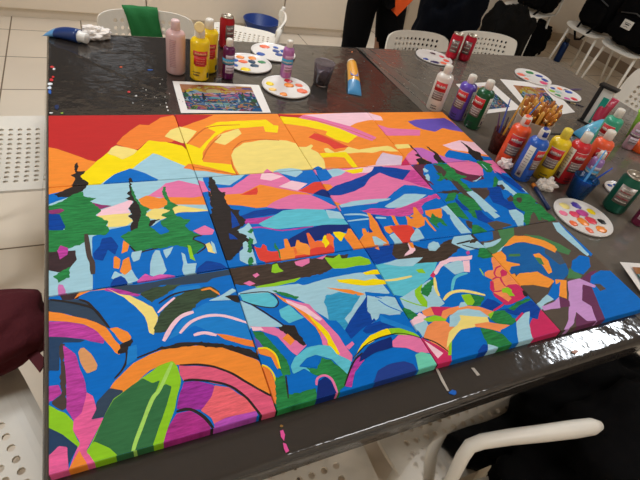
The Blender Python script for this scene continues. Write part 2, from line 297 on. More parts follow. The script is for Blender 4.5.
PAINT="""
T 40 108 00
R 0,0 760,0 900,420 0,440
O 40,205 90,215 150,235 250,272 300,285 270,320 230,400 200,430 30,440
Y 230,400 215,360 240,340 300,285 355,240 400,200 470,212 520,225 580,170 640,172 760,200 860,300 850,420 200,430
O2 405,190 440,150 490,112 530,85 580,90 640,50 710,36 800,150 740,160 700,180 640,178 580,170 555,190 520,218 480,215
C 360,240 380,210 405,197 470,210 520,222 500,245 440,272 400,255
C 665,150 695,115 735,102 900,160 760,185
L 490,325 540,285 600,240 640,250 720,285 780,310 900,380 900,440 0,440 300,420 400,350
B 330,408 355,385 400,350 440,335 480,320 560,345 630,380 660,400 640,410
K 112,435 175,400 185,370 165,355 190,345 180,300 200,288 205,310 198,335 240,335 235,348 215,360 225,375 245,385 262,400 240,430
K 470,410 478,370 492,375 495,400 488,420
O2 765,320 790,295 860,300 860,345 800,325
T 150 108 10
O 100,0 760,0 900,420 200,420
R 100,30 338,35 290,55 250,70 160,102
C 150,97 200,105 250,122 195,188 140,190
Y 130,180 195,185 265,212 310,165 350,125 295,100 360,72 500,66 620,60 660,90 686,92 681,130 616,125 606,95 480,105 400,118 340,155 300,200 280,240 285,285 440,300 465,352 400,335 300,310 215,292 150,270
C 345,170 370,140 470,108 490,135 455,160 400,195 340,180
L 225,330 300,335 400,352 560,360 560,400 200,400
O 300,370 340,360 400,357 480,350 490,370 400,388 330,380
C 435,250 450,215 500,185 590,170 650,166 730,172 790,190 860,280 930,400 600,360 560,358 520,380 470,345 445,300
L 635,352 660,335 690,325 740,318 820,328 860,350 860,400 620,400
P 585,360 625,322 660,345 700,380 560,390
B 770,400 800,370 855,325 900,400
T 260 108 20
O 0,0 700,0 800,350 200,380
R 95,30 230,36 215,52 110,46
Y 105,42 200,50 300,70 420,100 525,145 470,185 400,165 350,140 360,122 240,95 130,82
PP 235,34 560,20 640,20 640,60 590,62 520,75 480,95 400,75 330,55
P 205,50 235,34 330,55 480,95 622,155 600,174 520,148 420,105 300,68
c 258,155 290,132 330,140 475,205 400,218 360,190
C 215,205 250,205 275,192 285,200 272,216 310,235 340,270 350,320 340,330 270,330 180,200
C 340,215 360,210 400,235 450,225 470,205 530,220 600,208 680,200 700,205 740,230 700,230 650,225 600,238 540,235 470,240 400,243 350,235
Y 318,240 460,233 490,270 522,312 490,312 450,262 400,258 335,262
W2 618,290 640,255 655,235 700,245 760,255 755,300 620,308
L 350,318 460,318 480,330 400,345 300,340
B 275,345 285,320 310,308 335,320 370,350
Y 440,325 470,318 560,310 560,325
PP 540,312 640,300 720,300 800,310 600,330
CR 750,305 775,262 800,300
T 360 108 30
O -60,0 700,0 900,400 200,360
PP -20,10 35,20 110,42 125,65 60,62 20,70
V 255,70 300,60 450,52 490,72 560,128 500,118 440,105 400,125 330,110 290,95
P 90,85 150,105 230,110 322,115 320,145 150,145 125,130
PP 440,195 480,185 530,170 640,185 720,250 680,250 610,235 560,230 490,220
B 450,250 475,222 560,238 620,250 720,262 720,285 560,278 520,284 460,262
C 180,195 200,192 260,190 272,210 200,216 170,212
CR 215,300 245,262 280,300
P 245,262 250,250 280,222 320,222 330,262 310,285 290,315 270,300
V2 285,212 330,210 400,240 465,262 550,278 700,290 660,320 460,300 400,300 310,250
P 440,300 520,285 640,282 760,290 760,400 420,330
K 255,188 275,200 300,225 315,245 340,270 385,290 365,302 320,302 298,272 325,264 290,250 308,240 280,215
K 348,195 375,215 420,245 440,275 475,300 420,292 398,272 390,255 402,245 370,220
K 532,172 560,190 590,210 600,222 640,235 660,280 620,275 575,235 582,220 555,195
G 400,295 430,285 480,300 460,310
T 40 180 01
L 0,0 900,-60 1100,500 1100,620 0,640
O 0,35 200,25 130,55 40,78 0,85
B 30,80 130,55 120,85 150,90 40,128
G 30,140 110,115 150,90 190,70 230,60 215,290 110,250 45,175
M2 265,115 330,130 385,135 330,152 300,155
P 570,85 640,40 670,15 740,0 830,20 930,60 900,100 820,120 640,90
O 525,100 570,80 640,95 680,88 820,92 910,75 950,130 715,128 640,148 590,155 545,140
C 560,180 605,150 660,150 740,132 900,160 920,178 735,182 640,210 590,205
PP 320,160 495,98 492,130 465,150 487,175 400,182 340,186 300,190
C 300,190 400,180 487,175 465,190 497,215 460,242 355,252 362,220
B 278,300 380,260 480,238 600,245 640,215 735,172 907,163 1060,520 1000,600 280,580
K 585,215 640,205 590,245 560,250
K 475,8 492,20 488,60 503,90 530,130 547,150 522,272 485,265 475,240 497,215 470,190 490,180 470,150 500,110 450,100 487,85 460,70 482,50
K 80,75 170,35 200,20 260,20 240,45 205,70 150,90 100,90
G 215,60 235,85 300,95 265,110 310,140 330,165 300,185 365,220 350,240 375,265 350,290 245,292 245,330 190,350 130,372 45,388 30,265 130,262 110,195 125,150 150,90
N2 30,175 105,180 135,250 120,265 30,265
M2 30,162 110,150 128,160 100,176 60,180
K2 45,392 90,380 150,390 185,372 198,420 150,480 100,490 45,480
M 90,385 110,345 150,360 145,400 105,422
N2 330,310 380,300 417,350 400,397 360,370 335,430 288,422 283,390 320,350
l 245,285 262,400 278,440 282,500 : 20 T2
G 490,25 500,70 520,100 545,130 587,150 560,180 592,210 575,240 620,270 640,290 660,350 560,372 520,387 480,350 430,300 470,275 500,265 520,250 540,180 530,130 500,100 485,60
l 478,350 520,386 560,377 640,358 : 8 K
O 445,320 475,340 465,378 435,388
O 393,408 405,403 427,420 420,472 390,468
T 150 180 01
G 68,35 82,35 85,60 105,110 152,135 120,150 135,185 180,205 215,210 190,240 200,265 270,293 235,310 292,350 250,385 232,402 200,360 140,345 60,362 0,365 -20,290 0,250 60,290 110,270 60,240 50,215 90,200 60,185 110,160 70,150 95,120 75,90 65,60
l 230,318 240,300 278,295 : 8 K
l 235,315 297,350 250,390 : 8 K
P 228,270 290,240 345,265 335,288 270,292
L 12,400 28,372 50,375 75,440 90,480 50,522 0,505 2,450
L 68,372 125,352 110,390 85,416
L 165,385 185,395 200,445 247,440 237,500 190,520 172,480 180,440
g 198,345 215,350 240,430 212,418
C 295,342 318,330 350,390 310,380
L 325,322 345,340 358,390 335,378
N2 250,470 300,430 380,440 430,480 430,500 240,510
T 40 250 01
L 380,150 400,110 430,125 490,100 510,140 530,160 470,178
L 485,30 490,10 545,0 530,50 500,60
O 440,52 475,35 490,100 450,132 425,112
N2 372,200 378,175 395,150 430,135 455,150 472,178 440,200
MP 518,165 560,125 600,140 640,128 690,130 740,140 650,160 530,175
G 75,140 110,110 160,88 155,142 100,172
K2 40,10 190,0 192,50 140,100 90,112 45,92
M 90,0 150,0 145,25 105,48
MQ 93,200 100,182 122,185 138,218 130,238 95,238
T 260 170 11
B -600,-80 600,-80 700,500 -300,600
P -330,40 -240,95 -150,90 0,-15 30,-40 100,10 200,80 230,110 410,195 400,203 340,208 100,205 0,190 -300,150
L -360,-70 0,-40 -60,10 -160,80 -260,70 -340,50
O -290,-30 -150,-40 -80,-40 -100,-25 -170,-18 -240,-22
l -340,-30 -270,-15 -160,20 : 7 B
PP 0,45 12,12 60,15 125,32 60,55
PP 100,85 170,55 255,70 200,108
L 60,-5 90,-25 200,-20 230,10 190,35 120,18
B 190,38 240,0 270,-35 310,-10 330,65 250,58
c 205,110 290,62 330,60 355,100 285,126
N 285,125 330,100 360,105 385,150 310,130
O -300,150 -270,118 -185,128 -95,123 0,75 100,95 240,120 290,130 170,128 90,160 30,195 -20,202 -90,190 -170,183 -280,188
c -105,130 -15,90 -10,112 -20,130
N2 -150,262 -30,215 50,203 200,208 100,230 0,245 -60,260
M -165,272 -60,258 60,245 120,225 60,262 0,285 -80,285
A -10,285 60,250 120,215 200,205 340,208 370,230 440,250 475,292 380,290 300,295 100,312 40,312
L 350,210 430,222 455,258 370,256
l -130,322 0,303 120,320 285,298 : 9 M
N 150,370 200,340 260,310 330,290 480,288 482,312 450,330 400,330 350,360 280,380 270,400 160,410
c -35,400 0,425 12,395 22,395 40,435 110,430 250,420 380,390 400,435 280,455 30,490 0,480
O 100,425 135,415 128,365 146,363 165,410 190,405 200,375 250,400 278,450 190,458 105,478
O3 247,340 262,335 300,385 340,370 370,335 398,360 390,385 380,400 300,402 280,442 262,400
Y 328,382 345,342 357,370 362,400 345,418
Y 390,330 430,328 482,345 440,352 430,375 405,355
B 398,382 440,370 500,420 395,437
O 470,310 485,312 560,418 500,422 460,345
l 80,395 100,430 110,475 : 8 G
l -304,0 -265,110 : 28 B
K -272,15 -240,60 -225,97 -205,115 -182,118 -192,147 -172,182 -147,207 -107,212 -117,237 -72,267 -87,290 -117,318 -147,358 -187,358 -230,345 -212,287 -237,207 -257,147 -275,75
NB -155,215 -127,257 -107,292 -150,310
L -120,318 -87,302 -62,278 -42,308 -17,388 -47,400 -87,390 -117,358 -132,338
G -47,307 -32,322 -47,337 -67,327
G -62,357 -37,367 -37,402 -62,404
N -200,358 -117,350 -117,377 -30,395 -30,440 -190,440
T 360 160 21
P -260,-30 500,-30 700,300 -40,300
L -190,55 -130,42 -70,55 -100,78 -148,90
B -240,45 -190,30 -148,90 -172,108 -215,112
PP -100,55 110,20 90,62 -10,68
Y -85,55 18,40 12,62 -35,72
O -203,125 -160,128 -143,143 -173,163 -190,148
NB -175,165 -133,135 -60,112 10,85 60,60 85,22 110,18 120,35 190,40 278,55 230,105 170,90 105,65 60,90 20,140 -30,165 -100,185 -160,187
MG 230,105 275,50 305,50 430,150 400,158
O -140,215 -100,235 -110,255
B -115,240 -60,228 0,238 90,228 150,200 180,170 235,130 300,135 400,160 415,175 330,205 180,260 0,268 -90,285
B -110,270 20,268 150,280 250,280 410,180 470,235 620,400 200,450 0,490 -30,490
L -110,240 -60,222 0,212 90,205 167,203 150,213 90,225 0,238 -100,252
L 130,247 190,210 240,180 300,178 357,183 310,215 220,252 150,254
MG 12,270 60,255 200,260 300,225 400,178 422,185 350,225 330,270 240,290 150,298 60,285
L 437,245 475,240 630,385 540,390 508,350
l -85,290 0,288 60,300 : 12 L
l -75,325 60,310 142,305 : 10 L
L 62,400 120,400 135,445 70,460
L 155,385 200,390 235,438 185,442
L 290,370 320,360 352,410 265,432
O 36,278 55,282 110,370 152,445 130,447 90,400 62,340
O -40,480 -10,440 0,420 18,400 15,365 40,385 68,352 72,380 60,420 70,460
O 163,295 185,295 218,345 190,345
c 125,350 190,345 280,348 302,390 270,432 238,432 210,385 150,380
O 243,300 268,298 290,285 288,250 310,262 345,310 405,375 380,382 340,340 300,352 250,335
O 345,268 430,255 442,300 420,290 402,312 370,290 350,282
G 365,308 398,300 475,352 410,362 370,330
T 450 140 31
B -120,60 200,60 640,400 640,480 0,520
MR -210,165 -155,105 -120,110 -85,240 -95,235
B -165,160 -130,155 -60,220 -85,235
P -10,115 50,108 110,115 170,145 180,185 150,213 90,192 30,160 0,140
P 165,95 215,95 330,180 255,168 200,150
V2 -30,100 100,100 120,112 0,118 -40,110
MR 0,140 20,150 80,182 150,195 172,185 185,205 120,224 70,205 0,170
L -145,152 -125,142 -110,167 -135,172
L -125,187 -108,179 -110,212 -130,207
T2 -75,140 -30,150 20,200 -20,215 -60,180
G -80,125 -10,125 20,165 90,200 50,205 80,235 120,275 90,270 40,235 -20,205 -60,210 -50,180 -10,175 -40,145
T2 0,165 40,205 110,265 100,278 40,230 0,200
G -25,315 20,275 40,285 20,320 -20,330
G -20,340 30,330 90,405 100,425 40,405 -10,365
G 45,290 70,285 110,310 160,372 202,415 185,437 130,412 80,362 45,312
G 110,448 150,452 200,485 120,500
T2 80,425 120,435 120,475 100,465
NB 120,330 150,360 200,410 260,445 230,455 190,440 150,425
T 200,440 250,428 335,452 240,480
T 130,262 200,250 217,280 180,322 150,292
NB 205,190 240,220 280,250 270,290 320,340 390,370 330,378 280,350 230,330 200,282
L 85,275 130,275 155,310 180,340 272,407 240,417 150,340 120,317
K 62,-10 75,0 85,35 117,45 110,65 150,80 172,105 125,107 105,75 80,40
G 140,115 180,130 225,140 232,160 200,172 170,140
G 235,195 262,215 245,250 230,232
L 248,215 290,225 362,285 340,297 300,260 290,265 255,235
K 250,240 275,235 288,265 260,262
L 380,255 400,255 427,280 400,277
T 380,205 440,235 560,400 700,520 560,480 400,480 450,345 510,365 460,320 430,288
G 330,310 345,285 370,283 430,290 470,320 450,345 500,360 530,400 582,417 560,440 500,420 450,380 430,400 425,450 400,457 395,400 400,380 360,370 340,340
T 352,300 385,308 378,335 355,327
L 313,375 350,370 395,400 392,455 360,457 340,412
T 430,470 440,395 480,420 560,438 600,445 560,480
T 40 250 02
B 0,0 1400,0 1600,1200 0,1200
E 367,205 400,190 530,180 640,160 750,140 1010,100 1020,130 920,150 890,170 740,185 640,185 590,220 510,232 380,210
K2 100,240 215,222 200,258 120,268
E 40,265 120,265 210,260 270,290 320,350 362,415 250,380 150,340 40,332
l 205,260 250,275 285,310 320,350 370,415 : 10 K
M 340,195 430,210 540,235 520,245 430,232 345,215
O 178,258 200,230 260,195 330,185 352,208 270,217 215,237
C 350,200 430,235 480,240 520,260 600,300 632,350 607,452 580,440 570,390 560,355 500,290 440,248
GB 535,235 600,200 640,190 750,183 700,215 640,255 592,275
T 150 250 02
B2 120,222 150,195 260,183 275,200 180,232 130,247
B2 200,335 300,280 400,270 480,270 520,380 545,480 400,475 240,400 160,445 90,480
L 310,270 370,245 440,203 462,215 415,245 482,265 380,267
GB 20,442 35,380 60,330 120,260 200,215 270,198 330,190 372,220 362,247 270,267 240,300 150,372 80,432
O 270,208 320,196 365,222 375,242 360,232 320,208 275,214
l 43,332 80,295 132,252 : 11 PP
l 72,485 120,400 170,350 232,328 : 20 PP
l 160,442 220,380 300,350 400,350 522,387 : 15 PP
l 232,452 290,440 355,453 : 16 PP
T 150 320 02
O2 350,72 400,75 560,110 565,145 480,125 400,100
T 40 320 02
O 30,-50 110,-38 210,-15 300,10 350,38 382,80 432,140 425,182 400,172 350,112 310,62 230,20 140,5 30,0
M 30,5 140,5 230,22 310,60 345,102 335,127 240,102 150,90 30,85
O 368,45 410,35 470,60 487,90 470,140 430,112 400,75
E2 30,85 150,90 240,105 210,120 120,118 105,200 100,270 30,270
T2 105,125 125,125 140,350 135,470 120,480 60,445 60,430 110,395
M 120,130 190,178 215,260 245,340 250,400 235,480 180,535 140,475 140,350 130,200
TN 205,170 218,148 235,145 270,180 307,240 300,265 250,282 215,220
M 30,350 100,345 115,390 60,432 30,428
K 430,130 490,98 498,115 450,180 412,175
l 460,150 462,210 440,260 395,310 : 9 K
B2 470,142 515,130 522,200 462,242
T 150 320 02
O -220,375 -187,320 -90,230 0,180 100,145 200,135 350,133 470,173 580,213 670,430 600,385 440,282 340,245 160,237 60,240 0,265 -60,320 -160,415
l 130,130 200,122 350,130 430,152 585,207 : 13 K
l -70,200 0,172 60,150 130,135 : 8 K
PK 155,240 340,250 440,290 540,350 690,430 700,520 592,518 500,400 400,345 250,320 180,325 160,285
l 158,238 250,236 340,247 440,285 540,345 680,420 : 10 K
PU 178,330 250,325 345,345 325,420 280,475 140,475 160,390
SA 345,345 420,358 500,410 575,482 350,570 330,520 267,480 325,410
LP 345,550 400,520 567,483 580,530 345,600
M3 60,640 140,500 213,480 304,533 335,600 80,700 0,740
l 180,322 250,318 400,340 500,400 570,480 600,520 : 11 K
l 140,488 213,474 293,520 340,580 : 13 K
T 40 390 02
E 300,60 370,-10 440,0 440,20 350,140 270,157 290,110
PK2 250,10 280,30 300,100 270,157 342,145 300,220 250,320 290,380 300,410 220,430 150,440 200,300 210,270 170,210 180,160 220,120
g 30,75 130,120 180,165 170,210 212,285 198,305 120,240 30,195
E2 30,195 120,240 200,300 150,405 130,330 30,340
PK2 30,360 100,298 145,303 155,430 250,420 300,440 -20,520
O 150,432 210,320 250,385 240,428
g 708,-158 735,-125 753,-62 722,90 655,290 400,420 330,390 250,330 335,155 390,45 545,-65 630,-128
DG 262,322 335,155 390,50 480,-20 550,-65 600,-40 640,-55 487,335 400,350
g 250,320 290,270 370,310 415,350 440,390 300,400
DG 622,-3 669,-35 700,-20 682,75 638,185 597,310 490,340
l 705,-148 640,-10 597,53 520,250 495,330 : 16 gl
T 240 240 12
B -200,-20 900,-20 1200,800 0,1000
KB -60,150 190,120 480,80 580,75 560,110 440,180 330,200 200,235 80,245 -40,235
g 75,248 200,222 325,198 320,218 200,242 100,257
g 173,130 200,123 210,145 232,165 190,175 168,170
g 450,90 500,95 530,70 545,98 640,83 690,100 700,125 600,145 500,152 470,120
P 293,115 370,93 372,120 330,140 300,132
P 405,95 465,78 440,102
P 65,185 90,172 102,185 80,199
P 18,230 50,216 82,230 50,245
L -60,300 0,278 80,255 290,235 420,212 560,185 700,160 800,280 740,350 640,350 480,428 340,330 230,280 0,290
B 290,225 325,202 550,178 480,193 420,215 340,240
B 470,170 500,158 640,135 700,130 730,160 700,170 600,172
A 0,288 150,278 205,322 182,358 100,347 15,322
l 0,286 150,275 203,322 182,358 90,347 8,320 : 6 K
L 5,322 60,345 140,395 232,460 60,467 40,480
l 60,340 130,382 242,458 : 8 K
A 210,372 260,343 310,390 345,412 262,442 220,410
A2 448,330 460,290 560,288 640,330 640,400 560,480 490,400
L 500,400 640,290 700,330 650,400 600,480 560,420
Y 520,222 570,205 640,210 740,232 700,240 600,232
T 340 230 12
Y -20,262 60,258 120,272 180,258 270,270 240,287 130,297 60,287 0,277
Y 122,225 180,210 290,212 250,232 140,237
O -75,303 60,318 137,342 100,350 0,325
B 133,330 340,343 335,362 240,352 140,352
A2 -80,350 0,330 110,350 60,430 20,480 -60,480
T 350 290 12
L 92,28 130,33 162,90 265,108 272,128 210,132 160,120 152,150 115,177 90,150 95,80
L 165,43 190,30 240,38 280,112 200,80
NB 68,215 100,180 160,163 250,195 160,220 90,232
B2 158,130 200,150 330,200 385,252 260,200 165,168
T 240 240 12
G 165,265 230,275 315,300 300,314 220,292
T 250 310 12
P -5,85 130,90 220,130 303,185 248,242 220,222 150,140 60,110
PP 5,88 60,90 75,107 15,110
K 145,92 200,73 240,100 303,182 285,190 180,120
O 175,150 200,125 238,160 215,187
P 180,-65 320,-30 400,60 470,130 545,240 545,275 480,240 440,200 410,185 390,180 380,150 360,100
O 120,-95 190,-60 260,-20 330,40 390,100 430,150 470,232 440,222 390,160 350,90 300,40 240,-10 180,-50
Y 290,0 380,80 420,120 480,232 462,237 430,200 400,140 340,60
P 375,110 415,160 412,192 388,185
PP 190,-58 300,-18 385,48 370,57 290,8 200,-40
P 512,195 545,165 557,180 530,210
G 12,108 70,120 140,190 200,270 218,340 180,352 140,280 60,200 30,150
V 20,140 45,160 75,202 45,212
O 0,150 20,160 35,200 -20,195
O 38,205 90,205 130,230 160,300 150,315 110,250 50,232
l 42,203 90,203 135,235 162,310 : 8 Y
K 0,238 45,245 55,275 -10,262
O2 60,290 100,310 130,360 155,500 120,500 90,370
l 65,290 105,312 135,365 150,480 : 8 Y
G 135,355 185,348 205,450 350,415 358,480 205,560 140,540
l 192,350 205,470 : 8 K
A 215,300 240,250 300,200 370,183 430,190 460,230 542,270 522,342 440,262 350,237 300,252 262,300 340,312 355,350 290,312 230,337
B 262,298 350,240 377,245 362,308 330,303
G 298,308 360,312 382,253 430,263 522,337 512,400 470,445 450,380 400,345 350,350
N 352,500 365,380 400,353 440,380 472,440 460,500
l 355,400 362,362 400,347 440,372 467,440 : 11 P
M 508,405 530,340 570,250 600,245 612,265 560,330 545,408
l 505,400 550,280 600,225 : 8 K
T 350 290 12
N 55,345 110,290 220,245 240,300 130,335 50,385
Y 20,362 60,290 110,240 200,203 222,230 140,262 60,312 30,352
g 203,203 260,200 340,225 395,262 370,257 280,237 220,234
P 228,270 260,238 330,238 395,265 445,335 360,332 300,307 230,302
l 15,365 100,280 220,235 300,233 395,260 : 5 K
N3 120,500 150,430 200,395 290,378 340,393 370,445 200,500
A3 350,345 380,328 440,345 475,392 465,440 355,470 365,420
T 340 230 22
B 50,0 1200,-100 1500,800 400,900
NB 100,90 290,72 310,150 200,182 150,150
KB 288,72 360,68 470,100 520,90 560,58 640,30 760,0 740,60 640,90 620,115 560,162 480,177 400,177 393,162 300,152 280,130
PP 340,137 375,110 362,70 378,70 405,100 390,122
O 185,95 205,88 210,106
L 468,87 490,62 525,63 537,85 510,110 475,107
A 190,187 300,160 400,150 400,177 520,168 500,230 440,290 340,350 290,345
L 230,180 300,155 445,143 390,190 330,192
L 320,360 440,290 480,260 520,330 480,420 410,440 360,440
l 238,268 300,262 385,243 : 13 C
g 403,210 440,205 457,230 420,227
g 400,320 420,300 440,285 430,330 468,380 465,412 430,392 402,350
l 320,362 400,392 462,406 : 7 g
G 435,310 505,248 497,300 472,357 433,340
L 470,350 500,325 530,350 560,390 510,420 472,405
l 505,250 512,310 530,350 : 14 C
CR 478,242 500,213 517,220 500,255
T 440 210 22
L 85,115 150,125 220,180 190,205 150,215 60,175
l 90,180 200,152 : 10 K
l 120,185 230,215 : 7 K
PP -35,330 0,275 60,250 175,241 172,262 50,277 10,300 -20,345
L 15,292 100,266 127,275 132,327 80,342 30,302
PP 123,270 160,266 160,330 130,327
l 65,432 75,372 100,347 147,335 : 14 A
l 20,478 60,440 130,430 242,452 : 16 C
G 200,240 215,190 240,190 285,240 270,260 205,250
MG 140,222 155,215 162,232 145,238
l 212,312 232,348 : 7 G
T 350 290 22
L 330,190 345,160 400,140 420,190 390,250 370,220
OR 383,112 430,88 460,130 400,142
CR 430,88 530,88 575,100 515,142 450,132
PP 323,165 370,117 412,140 390,165 340,187
g 390,152 450,133 522,145 510,167 420,167
G 280,90 320,100 357,130 330,157 300,130
OR 393,250 410,190 450,163 510,163 562,200 540,270 533,340 450,290
CR 375,245 400,263 470,295 530,335 565,385 480,440 455,400
PP 395,268 497,335 470,364 420,302
l 388,253 460,280 532,332 : 8 K
g 523,345 530,270 545,258 542,345
T 450 270 22
OR -40,215 0,200 60,188 150,192 235,220 215,252 150,235 60,215 0,240 -20,260 -45,250
L 0,245 40,213 100,205 160,213 212,252 150,250 60,300 -5,300
C -20,420 -5,330 40,290 60,262 50,238 120,245 200,250 212,282 130,302 60,315 20,362
B 10,440 15,400 30,360 80,315 160,308 190,370 220,440 100,540 0,540
G 103,128 190,140 162,192 120,187
g 60,130 108,125 132,165 120,187 90,187
NB 163,192 200,150 240,160 285,190 240,217
L 48,195 60,172 80,170 97,192 50,200
OR 190,30 230,0 225,-70 250,-95 290,-60 385,75 350,90 380,140 320,170 250,140 215,90 235,50
CR 215,90 235,125 290,110 330,90 370,80 412,140 350,172 300,187 240,140
CR 215,60 235,50 235,120 215,90
OR 238,122 290,108 332,150 312,167
MG 272,5 292,-5 307,15 277,35
g 278,95 300,88 348,135 320,137
l 232,55 270,50 290,30 255,-20 : 7 CR
l 215,90 230,112 270,110 300,85 330,95 : 7 CR
l 268,10 240,0 250,-25 275,-30 : 6 CR
l 232,217 260,200 290,178 : 9 CR
K 372,92 390,100 420,140 400,142
G 308,207 360,170 430,148 432,162 370,192 340,217
NB 262,212 310,205 340,217 370,190 432,160 490,200 465,262 430,247 385,235 350,240
G 235,220 290,213 357,265 330,292 260,287 213,262
g 203,235 237,218 215,262
OR 132,285 200,278 322,293 300,305 275,332 210,312 140,302
B 270,322 330,290 360,280 365,400 330,420 280,362
G 163,310 200,310 280,340 345,402 260,440 215,420 180,352
NB 148,432 180,395 212,400 217,460 160,470
L 203,393 257,410 255,450 207,470
CR 348,262 385,223 400,235 355,275
CR 420,300 440,255 470,262 485,205 620,325 600,400 435,420
L 353,275 400,225 425,218 422,290 442,370 440,420 370,430 358,330
T 440 210 32
T 100,0 900,0 1300,900 300,800
B 160,120 280,112 287,155 210,168 180,150
DG2 305,100 395,90 397,140 350,182 290,232 240,205 280,185 330,160 325,135
L 228,185 270,170 332,148 322,170 280,192 240,203
CB 330,220 375,185 440,168 530,180 620,220 670,280 692,330 660,370 600,387 500,340 410,345 370,310 430,290 360,270
GC 560,180 640,230 670,280 640,290 560,230
OR2 343,197 370,160 400,135 480,138 560,160 622,195 617,227 540,190 430,165 375,187
DG2 445,128 530,135 640,180 700,215 687,238 620,215 617,193 560,162 480,140
OR2 275,235 320,218 350,240 357,272 430,288 380,300 405,350 400,390 340,310
OR2 497,235 530,228 578,265 602,330 580,340 545,290 520,265
DG2 507,250 540,255 557,290 530,285
DG2 368,240 395,230 430,240 388,249
OR2 395,375 430,335 520,328 615,378 580,412 500,397 420,402
B 560,480 615,370 633,380 620,480
T 520 210 32
OR2 190,368 250,373 252,472 200,452
DG2 253,362 265,308 332,345 320,367
B 272,310 280,270 320,240 370,250 377,300 340,342 290,327
U 325,365 370,330 412,318 380,375 420,500 500,560 300,640 300,560 330,480 320,400
B 375,390 380,350 430,320 500,325 580,350 650,400 760,520 640,600 480,640 430,520
T 398,393 430,393 462,420 430,432
B 205,60 230,60 280,110 402,210 380,247 330,210 270,142 215,92
L 173,65 210,65 245,110 275,137 370,235 360,245 270,172 200,112
W 255,380 320,363 407,402 400,412 335,395 332,480 380,510 410,590 360,590 300,540 290,600 220,680 260,580 262,440
T 450 270 32
B 520,140 560,80 590,60 580,150 555,160
L 468,178 520,128 557,155 500,182 492,212 475,192
W 490,192 560,167 582,140 592,202 540,207 500,214
U 582,142 620,150 640,165 640,192 592,200
T 220 220 12 .3125
NB 430,300 458,262 472,240 470,290 500,320 450,350 420,380 400,350
A2 380,250 440,235 420,280 390,310 360,300
K 195,336 240,338 258,376 238,382 214,360
T 40 200 02 .3125
l 30,318 90,325 140,335 175,350 205,385 : 6 K
l 380,330 430,300 500,285 : 5 K
T 40 100 10 .3125
l 470,140 520,95 560,82 640,78 : 4 OD
l 520,190 540,150 580,110 : 4 OD
l 470,208 540,222 630,236 : 4 OD
T 220 100 10 .3125
l 40,160 70,132 130,125 190,128 : 4 OD
l 36,190 42,215 55,238 : 4 OD
T 220 100 20 .3125
l 262,52 400,90 500,128 : 3 OD
l 300,100 410,150 : 3 OD
T 470 230 22 .125
B 100,230 180,210 170,300 200,330 120,400 160,480 40,480 60,260
G 60,210 100,115 135,150 185,205 170,222 110,228
l 78,306 95,335 112,365 : 9 g
OR 172,210 210,240 260,280 400,440 420,480 190,480 175,430 180,395 120,370 118,340 150,322 195,318 190,290 172,250
CR 165,480 160,450 185,400 200,480
CR 240,330 262,312 300,330 292,360 250,375
CR 285,450 310,435 370,430 410,445 430,480 300,480
g 255,470 300,455 335,480 330,500 260,500
l 250,285 215,300 200,325 196,350 215,378 : 11 CR
l 180,395 215,378 245,385 262,420 285,450 : 11 CR
l 250,375 248,400 275,440 : 10 CR
L 0,30 40,80 110,125 150,150 110,140 60,145 0,120
KB 0,80 40,70 60,85 30,100 0,108
T 470 230 32 .125
B 50,45 95,25 180,20 185,75 120,90
DG2 230,10 350,0 355,60 300,90 270,130 225,180 180,190 130,140 190,130 250,70
L 110,100 180,95 255,65 240,90 180,130 130,132
L 215,170 270,128 285,130 240,170 220,185
CB 255,150 290,120 360,100 420,95 430,200 400,340 330,350 300,300 330,285 290,245 290,200 265,180
OR2 180,195 225,170 250,165 285,200 292,248 400,270 402,282 330,290 320,320 290,320
OR2 270,130 310,80 355,42 420,45 430,62 520,70 640,115 700,150 690,170 560,120 440,95 370,98 300,125
DG2 305,210 320,190 400,188 405,205 360,210
OR2 355,385 400,345 470,335 560,350 640,385 640,440 560,430 480,428 420,440 400,430
T 420 150 31 .125
MR -60,120 20,105 30,200 120,330 60,300 0,200
B 30,130 60,110 100,130 150,190 130,250 60,245 75,180
L 22,155 45,148 70,165 55,180
L 40,200 65,190 80,215 78,245 62,240
T2 100,110 180,130 215,180 190,220 240,240 170,200 130,160
P 210,100 300,90 400,85 480,110 505,140 500,180 470,210 380,190 290,160 230,120
MR 250,130 300,160 380,190 490,205 460,235 400,250 330,215 280,180
V2 -20,30 40,10 150,90 140,105 60,90
P 540,70 620,150 660,190 600,180 560,110 500,75
B 120,255 200,240 260,250 310,310 280,320 200,320 130,330
B 320,230 420,265 500,240 560,200 600,230 590,300 480,300 400,290 350,260
L 415,248 460,235 495,205 490,222 450,250
T2 400,300 480,300 560,320 555,360 510,385 430,330
G 110,105 190,105 240,130 280,160 300,190 380,210 340,225 310,235 370,275 420,325 390,345 330,280 290,250 240,215 200,200 215,170 170,130
T2 240,240 300,250 350,310 380,330 440,395 420,400 340,350 300,310
G 120,175 175,185 200,220 160,250 135,240 165,215
KB 130,340 200,325 290,318 340,335 300,350 200,345
G 200,405 225,350 270,335 300,345 280,380 240,410
G 300,350 330,345 380,370 440,400 500,480 440,480 380,440 320,400
NB 280,380 330,420 400,480 350,480 290,420
L 370,335 420,325 460,350 620,490 520,490 440,400
N2 560,300 640,290 700,360 640,380 560,350
G 450,90 500,85 580,115 560,125 590,155 560,180 500,140
l 495,110 540,155 : 8 L
K 405,35 430,15 450,30 440,45 480,60 490,80 450,85 430,70
T 480 160 31 .125
NB 110,80 170,110 260,150 330,210 420,240 420,260 330,250 200,160
G 110,150 125,125 150,165 130,210 105,215
L 140,165 180,160 210,200 300,265 295,285 250,275 260,255 200,235 180,200
T2 150,205 180,195 200,225 185,240
L 335,225 370,230 400,262 375,260
B 170,235 220,250 260,270 240,300 190,300
N2 160,250 200,310 260,330 290,380 350,410 280,400 200,330 150,290
T2 215,305 245,280 270,300 260,330 225,330
